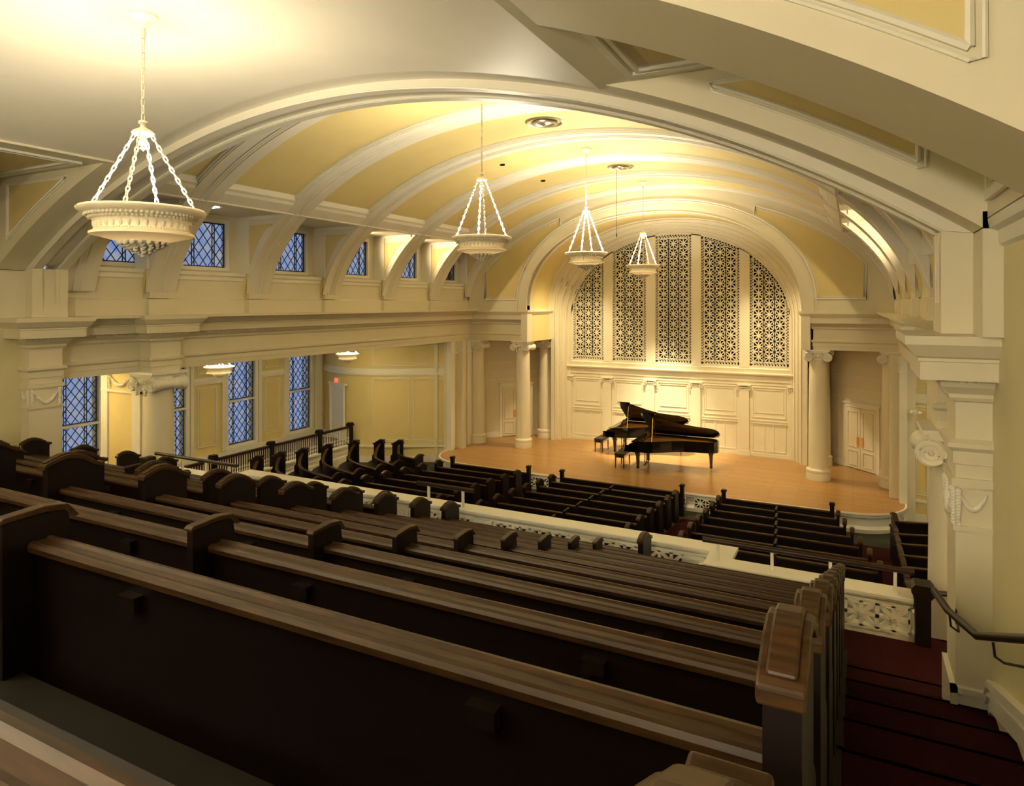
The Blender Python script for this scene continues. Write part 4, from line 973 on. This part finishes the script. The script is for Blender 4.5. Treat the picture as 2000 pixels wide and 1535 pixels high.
# ------------------------------------------------------------------ chandeliers
def chain(m, p, q, lk, r, wd):
    p, q = Vector(p), Vector(q); L = (q-p).length; n = max(2, round(L/lk)); d = (q-p)/L; lk = L/n
    u = d.cross(Vector((0, 0, 1))) if abs(d.z) < .95 else Vector((1, 0, 0)); u.normalize(); v = d.cross(u)
    for i in range(n):
        c = p+d*lk*(i+.5); s_ = u if i % 2 else v
        pts = [c+d*(lk*.62)*cos(a)+s_*wd*(sin(a) if abs(sin(a)) < .8 else .85*math.copysign(1, sin(a))) for a in span(0, 2*pi, 10)[:-1]]
        m.tube(pts, r, 5, closed=True)
def chandelier(y, zr, zh, zt, label, R=.55, watts=300, big=True, group='bowl chandeliers along the hall axis', x=0.0, name='chandelier', bowl_only=False):
    t = thing(name, label, 'lamp', wl(x, y, zr-.38), group); k = R/.55
    prof = [(R-.05*k, zr-.005), (R-.02*k, zr), (R, zr-.018*k), (R-.01*k, zr-.035*k), (R-.06*k, zr-.06*k), (R-.085*k, zr-.07*k), (R-.085*k, zr-.085*k), (R-.115*k, zr-.10*k), (R-.13*k, zr-.12*k), (R-.15*k, zr-.16*k),
            (R-.155*k, zr-.20*k), (R-.15*k, zr-.215*k), (R-.125*k, zr-.225*k), (R-.105*k, zr-.235*k), (R-.105*k, zr-.255*k), (R-.13*k, zr-.26*k), (R-.25*k, zr-.29*k), (R-.35*k, zr-.315*k), (1e-3, zr-.33*k)]
    m = MB(); m.lathe(x, y, prof, 56, False); n = 72
    for i in range(n):
        a = 2*pi*i/n; ca, sa = cos(a), sin(a)
        rr = R-.078*k; m.sphere((x+rr*ca, y+rr*sa, zr-.078*k), .017*k, 4)
        rr = R-.112*k; m.sphere((x+rr*ca, y+rr*sa, zr-.103*k), .017*k, 4)
        if i % 2 == 0:
            rr = R-.152*k; m.sphere((x+rr*ca, y+rr*sa, zr-.160*k), .017*k, 5, (1, 1, 2.2))
    for i in range(110):
        a = 2*pi*i/110; rr = R-.152*k; m.sphere((x+rr*cos(a), y+rr*sin(a), zr-.208*k), .008*k, 4)
    build(m, 'bowl', 'bowl', t, smooth=True)
    m = MB()
    for rr, z, nn, s_ in ((.20, .325, 18, .026), (.165, .345, 15, .026), (.13, .365, 12, .026), (.095, .385, 10, .025), (.06, .405, 7, .024), (.03, .42, 5, .022)):
        for i in range(nn):
            a = 2*pi*(i+.5*(nn % 2))/nn; m.sphere((x+rr*k*cos(a), y+rr*k*sin(a), zr-z*k), s_*k*(.8+.4*random.random()), 5)
    m.lathe(x, y, [(.21*k, zr-.31*k), (.15*k, zr-.35*k), (.08*k, zr-.39*k), (.02*k, zr-.425*k), (.03*k, zr-.435*k), (.02*k, zr-.455*k), (1e-3, zr-.46*k)], 24)
    build(m, 'pendant_boss', 'plaster', t, smooth=True)
    m = MB(); m.lathe(x, y, [(1e-3, zr-.12*k), (R-.24*k, zr-.12*k), (R-.24*k, zr-.11*k), (1e-3, zr-.11*k)], 28); build(m, 'lamp_tray', 'bulb', t, smooth=True)
    if not bowl_only:
        m = MB()
        m.lathe(x, y, [(.012, zh+.10), (.035, zh+.095), (.045, zh+.075), (.022, zh+.055), (.03, zh+.03), (.085, zh+.0), (.10, zh-.02), (.095, zh-.035), (.04, zh-.045), (.02, zh-.05), (.02, zh-.07), (.04, zh-.10), (.04, zh-.125), (.018, zh-.15), (.03, zh-.165), (.012, zh-.18), (1e-3, zh-.19)], 24); build(m, 'hub', 'plaster', t, smooth=True)
        for a in (radians(38), radians(128), radians(218), radians(308)):
            m = MB(); chain(m, (x+.075*cos(a), y+.075*sin(a), zh-.035), (x+(R-.09)*cos(a), y+(R-.09)*sin(a), zr+.005), .058 if big else .075, .0075 if big else .009, .016); build(m, 'bowl_chain', 'white', t, smooth=True)
        m = MB(); chain(m, (x, y, zh+.09), (x, y, zt-.20), .075, .0065, .016); m.tube([(x, y, zt-.21), (x, y, zt-.06)], .022, 10); build(m, 'hanging_chain', 'plaster', t, smooth=True)
        m = MB(); m.lathe(x, y, [(.02, zt-.12), (.035, zt-.10), (.05, zt-.085), (.06, zt-.06), (.09, zt-.05), (.105, zt-.03), (.13, zt-.02), (.14, zt+.01), (.12, zt+.02)], 28); build(m, 'ceiling_rose', 'plaster', t, smooth=True)
    d = light('AREA', 'lamp_light', wpos(t)+Vector((0, 0, .38-.06*k)), watts, WARM, (R-.12*k)*1.6, parent=t, up=True)
    return t
chandelier(4.07, 7.19, 7.93, 9.02, 'large cream plaster bowl chandelier in the near left, lowest and closest of the hanging bowls', watts=62)
chandelier(10.57, 7.50, 8.55, 10.17, 'cream bowl chandelier hanging second from the camera, left of the far two', watts=150)
chandelier(15.91, 7.57, 8.62, 10.17, 'cream bowl chandelier hanging third from the camera, before the left of the organ grilles', big=False, watts=150)
chandelier(21.04, 7.52, 8.55, 10.17, 'smallest looking cream bowl chandelier, hanging farthest, before the tall organ grilles', big=False, watts=130)
for sg, sd in SIDES:
    for k, (y, nm) in enumerate(((7.2, 'nearest'), (12.15, 'middle'), (17.15, 'farthest'))):
        t = chandelier(y, 4.64, 4.9, 5.1, 'small glowing bowl lamp hung in the %s aisle under the beam, %s of its three' % (sd, nm), R=.38, watts=110, group='aisle bowl lamps', x=sg*8.8, name='aisle_lamp', bowl_only=True)
        m = MB(); m.tube([(sg*8.8, y, 4.56), (sg*8.8, y, 5.16)], .012, 8)
        for a in range(4): m.tube([(sg*8.8, y, 4.95), (sg*8.8+.33*cos(a*pi/2+.6), y+.33*sin(a*pi/2+.6), 4.64)], .007, 6)
        build(m, 'rod', 'white', t)

# round ceiling dishes, detectors, cord
for k, (y, r) in enumerate(((13.12, .40), (18.4, .36))):
    z = ve(0, .09)-.01
    t = thing('ceiling_dish', 'round metal dish diffuser set in the vault, %s' % ('nearer and larger looking' if k == 0 else 'farther, a cord hanging below'), 'vent', wl(.1, y, z-.1), 'metal dishes in the vault')
    m = MB(); m.lathe(.1, y, [(r, z+.02), (r+.02, z-.005), (r-.02, z-.03), (r-.07, z-.01), (r-.08, z+.02)], 40, False); build(m, 'outer_ring', 'metal', t, smooth=True)
    m = MB(); m.lathe(.1, y, [(r-.11, z-.03), (r-.13, z-.055), (r-.19, z-.06), (r-.24, z-.03), (r-.26, z-.035), (.03, z-.075), (.02, z-.09), (1e-3, z-.092)], 40); build(m, 'dish', 'metal', t, smooth=True)
m = MB(); m.tube([(-.02, 18.4, 10.13), (-.02, 18.4, 8.28)], .006, 6); m.tube([(-.02, 18.4, 8.28), (-.02, 18.4, 8.18)], .016, 8)
tag(build(m, 'hanging_cord', 'iron', origin=wl(-.02, 18.4, 8.18)), 'thin dark cord with a weight hanging from the farther ceiling dish', 'cord')
for k, y in enumerate((15.69, 18.3)):
    x = -2.28; z = ve(x, .09); m = MB(); m.lathe(x, y, [(.02, z+.01), (.075, z+.0), (.07, z-.025), (1e-3, z-.03)], 16)
    tag(build(m, 'ceiling_speaker', 'dark', origin=wl(x, y, z-.03)), 'small dark disc on the vault, %s of the two' % ('nearer' if k == 0 else 'farther'), 'detector', 'small dark discs in the vault')
# little floodlights tucked in the dormers, lighting the rib sides
for sg, sd in SIDES:
    for k, y in enumerate((14.95, 17.55)):
        m = MB(sg); m.tube([(6.95, y, 8.30), (6.95, y, 8.22)], .012, 6); m.tube([(6.95, y-.05, 8.24), (6.95, y+.06, 8.20)], [.035, .05], 10)
        o = tag(build(m, 'floodlight', 'iron', origin=wl(sg*6.95, y, 8.3)), 'tiny dark floodlight under the ceiling of the %s dormer on the %s' % ('third' if k == 0 else 'fourth', sd), 'lamp')
        light('SPOT', 'flood_beam', wl(sg*6.95, y+.1, 8.17), 160, (1, .78, .45), .04, wl(sg*5.9, y+1.75, 7.9), radians(80), .8)
m = MB(-1); m.box(6.15, 6.4, 9.85, 9.98, 8.345, 8.358); tag(build(m, 'recessed_light', 'bulb', origin=wl(-6.2, 9.9, 8.345)), 'small bright rectangular light in the soffit over the second left clerestory window', 'lamp')

# exit sign over the door in the curved wall, emergency twin lamp on the right
a, b = Vector((-11.12, 19.66)), Vector((-12.12, 20.06)); d = -(b-a).normalized(); nn = Vector((-d.y, d.x)); nn = nn if nn.y < 0 else -nn
c0 = (a+b)/2; t = thing('exit_sign', 'lit red EXIT sign on the yellow wall above the white aisle door', 'sign', wl(c0.x, c0.y, 3.24))
U = Vector((d.x, d.y, 0)); N = Vector((nn.x, nn.y, 0)); o3 = Vector((c0.x, c0.y, 3.24))+N*.03
m = MB(); m.bar(o3-U*.17+Vector((0, 0, .10)), o3+U*.17+Vector((0, 0, .10)), .21, .05, N); build(m, 'housing', 'signw', t)
m = MB(); F0 = o3+N*.03-U*.135+Vector((0, 0, .03))
def L3(x0, z0, x1, z1, w_=.022): m.bar(F0+U*x0+Vector((0, 0, z0)), F0+U*x1+Vector((0, 0, z1)), w_, .006, N)
H_ = .14
L3(.011, 0, .011, H_); L3(0, .011, .06, .011); L3(0, H_/2, .05, H_/2); L3(0, H_-.011, .06, H_-.011)
L3(.08, 0, .145, H_, .024); L3(.08, H_, .145, 0, .024)
L3(.172, 0, .172, H_); L3(.235, 0, .235, H_-.01); L3(.198, H_-.011, .272, H_-.011)
build(m, 'letters', 'red', t)
t = thing('emergency_light', 'white twin-head emergency light on the right-hand wall beyond the big column', 'lamp', wl(7.35, 20.6, 3.38))
m = MB(); m.box(7.42, 7.50, 20.5, 20.7, 3.36, 3.46); build(m, 'box', 'white', t)
for x in (7.38, 7.56): m = MB(); m.sphere((x, 20.45, 3.42), .055, 8); build(m, 'lamp_head', 'white', t, smooth=True)

# ------------------------------------------------------------------ pianos and benches
def piano(ox, oy, label):
    z0 = .89; t = thing('grand_piano', label, 'piano', wl(ox+1.3, oy+.8, z0), 'concert grands on the stage')
    OUT = [(.0, .02), (.0, 1.54), (.10, 1.56), (2.30, 1.56), (2.52, 1.53), (2.68, 1.42), (2.74, 1.24), (2.73, 1.05), (2.64, .90), (2.45, .82), (2.1, .78), (1.75, .68), (1.4, .48), (1.1, .24), (.88, .08), (.72, .0), (.10, .0)]
    def P(pl, e=0): return [(ox+u, oy+v) for u, v in pl]
    c = Vector((1.2, .9))
    def inset(pl, e): return [tuple(Vector(p)+(c-Vector(p)).normalized()*e) for p in pl]
    body = [p for p in OUT if p[0] > .3 or 1]
    case = [(.42, .0), (.42, 1.56)]+OUT[3:16]
    m = MB(); zb, zt = z0+.64, z0+.99; inn = inset(case, .045); n = len(case)
    A = P(case); B = P(inn)
    vv = [(x, y, zb) for x, y in A]+[(x, y, zt) for x, y in A]+[(x, y, zt) for x, y in B]+[(x, y, zb+.05) for x, y in B]
    ff = []
    for i in range(n):
        j = (i+1) % n
        ff += [(i, j, n+j, n+i), (n+i, n+j, 2*n+j, 2*n+i), (2*n+i, 2*n+j, 3*n+j, 3*n+i)]
    ff.append(tuple(range(n))); m.add(vv, ff)
    m.box(ox+.0, ox+.44, oy+.0, oy+.05, z0+.64, z0+.83); m.box(ox+.0, ox+.44, oy+1.51, oy+1.56, z0+.64, z0+.83)       # key arms
    m.prism([(ox+.10, z0+.83), (ox+.18, z0+.90), (ox+.30, z0+.93), (ox+.42, z0+.99), (ox+.44, z0+.64), (ox+.1, z0+.64)], 'y', oy, oy+.05); m.prism([(ox+.10, z0+.83), (ox+.18, z0+.90), (ox+.30, z0+.93), (ox+.42, z0+.99), (ox+.44, z0+.64), (ox+.1, z0+.64)], 'y', oy+1.51, oy+1.56)
    build(m, 'case', 'black', t)
    m = MB(); m.box(ox-.02, ox+.44, oy+.02, oy+1.54, z0+.62, z0+.68); m.box(ox-.02, ox+.02, oy+.02, oy+1.54, z0+.64, z0+.73); build(m, 'keybed', 'black', t)
    m = MB(); m.box(ox+.03, ox+.18, oy+.16, oy+1.40, z0+.70, z0+.735); build(m, 'keys', 'ivory', t)
    m = MB(); m.box(ox+.18, ox+.21, oy+.06, oy+1.50, z0+.72, z0+.88); m.box(ox+.20, ox+.46, oy+.04, oy+1.52, z0+.93, z0+.955); build(m, 'fallboard', 'black', t)
    m = MB(); m.prism(P(inset(case, .04)), 'z', zt-.16, zt-.14); build(m, 'soundboard', 'sound', t)
    m = MB(); m.prism(P(inset(case, .10)), 'z', zt-.11, zt-.095)
    for k in range(6): y = oy+.3+.2*k; xe = 2.4 if y > oy+.9 else 1.1+1.1*((y-oy)-.3); m.box(ox+.55, ox+xe, y-.014, y+.014, zt-.10, zt-.075)
    build(m, 'iron_plate', 'gold', t)
    m = MB()
    for k in range(26): y = oy+.22+.048*k; xe = 1.0+1.35*min(1, max(0, (y-oy-.2)/.9)); m.bar((ox+.55, y, zt-.06), (ox+xe, y+.02, zt-.07), .005, .005, (0, 0, 1))
    o = build(m, 'strings', 'brass', t); o['kind'] = 'stuff'
    # lid hinged on the far (bass) side, raised on its prop; front flap folded back
    ang = radians(33); hz = zt+.005; hy = oy+1.56
    lid = [(.46, -.02), (.46, 1.56)]+[(u+.02*(u > 2.6), v) for u, v in OUT[3:15]]+[(.70, -.02)]
    def LT(u, v, dz): r = 1.56-v; return (ox+u, hy-r*cos(ang)-dz*sin(ang)*-1*0, hz+r*sin(ang)+dz)
    m = MB(); n = len(lid); vv = [LT(u, v, .0) for u, v in lid]+[LT(u, v, .022) for u, v in lid]
    m.add(vv, [tuple(range(n)), tuple(range(n, 2*n))[::-1]]+[(i, (i+1) % n, (i+1) % n+n, i+n) for i in range(n)]); build(m, 'lid', 'black', t)
    fl = [(.50, .02), (.50, 1.5), (.90, 1.5), (.90, .02)]
    m = MB(); n = 4; vv = [LT(u, v, .024) for u, v in fl]+[LT(u, v, .045) for u, v in fl]; m.add(vv, [tuple(range(n)), tuple(range(n, 2*n))[::-1]]+[(i, (i+1) % n, (i+1) % n+n, i+n) for i in range(n)]); build(m, 'folded_flap', 'black', t)
    p = LT(.80, .25, 0); m = MB(); m.tube([(ox+.86, oy+.10, zt-.02), p], .011, 8); build(m, 'lid_prop', 'brass', t)
    m = MB(); m.prism([(ox+.50, zt+.0), (ox+.54, zt+.0), (ox+.64, zt+.22), (ox+.61, zt+.22)], 'y', oy+.40, oy+1.16); build(m, 'music_desk', 'black', t)
    for u, v in ((.40, .15), (.40, 1.40), (2.50, 1.20)):
        m = MB(); x, y = ox+u, oy+v
        m.add([(x+sx*w_, y+sy*w_, z) for z, w_ in ((z0+.64, .085), (z0+.55, .075), (z0+.50, .055), (z0+.18, .038), (z0+.10, .045)) for sx, sy in ((-1, -1), (1, -1), (1, 1), (-1, 1))],
              [(4*i+q, 4*i+(q+1) % 4, 4*i+4+(q+1) % 4, 4*i+4+q) for i in range(4) for q in range(4)]+[(0, 1, 2, 3), (16, 17, 18, 19)])
        e = build(m, 'leg', 'black', t)
        m = MB(); m.lathe(x, y, [(.03, z0+.10), (.02, z0+.06)], 10); m.tube([(x-.018, y, z0+.035), (x+.018, y, z0+.035)], .034, 14); build(m, 'caster', 'brass', e)
    m = MB(); m.box(ox+.46, ox+.50, oy+.62, oy+.92, z0+.08, z0+.13)
    for v in (.66, .88): m.tube([(ox+.48, oy+v, z0+.12), (ox+.48, oy+v, z0+.64)], .016, 8)
    m.tube([(ox+.62, oy+.66, z0+.6), (ox+.5, oy+.66, z0+.13)], .008, 6); m.tube([(ox+.62, oy+.88, z0+.6), (ox+.5, oy+.88, z0+.13)], .008, 6); build(m, 'pedal_lyre', 'black', t)
    for v in (.70, .77, .84): m = MB(); m.box(ox+.36, ox+.47, oy+v-.014, oy+v+.014, z0+.06, z0+.075); build(m, 'pedal', 'brass', t)
    return t
def bench(x, y, label):
    z0 = .89; t = thing('piano_bench', label, 'bench', wl(x, y, z0), 'piano benches')
    m = MB(); m.box(x-.17, x+.17, y-.36, y+.36, z0+.42, z0+.50)
    build(m, 'seat', 'velvet', t, bevel=.02)
    m = MB(); m.box(x-.155, x+.155, y-.34, y+.34, z0+.35, z0+.42); build(m, 'apron', 'black', t)
    for sx in (-1, 1):
        for sy in (-1, 1):
            m = MB(); m.tube([(x+sx*.135, y+sy*.31, z0+.36), (x+sx*.14, y+sy*.32, z0)], [.026, .016], 8); build(m, 'leg', 'black', t)
        m = MB(); m.tube([(x, y+sx*.36, z0+.39), (x, y+sx*.41, z0+.39)], .028, 10); build(m, 'knob', 'black', t)
piano(-.56, 20.88, 'long black concert grand piano nearer the audience, lid raised')
piano(-1.97, 22.82, 'long black concert grand piano behind the other, its raised lid standing highest')
bench(-.80, 21.42, 'black cushioned piano bench at the front piano')
bench(-2.21, 23.36, 'black cushioned piano bench at the rear piano, leftmost on the stage')
# wall plate on the stage back wall
m = MB(); m.box(-4.35, -4.27, 24.84, 24.87, 1.95, 2.1); tag(build(m, 'wall_plate', 'metal', origin=wl(-4.31, 24.86, 1.95)), 'small metal plate on the cream wall left of the stage panelling', 'switch')
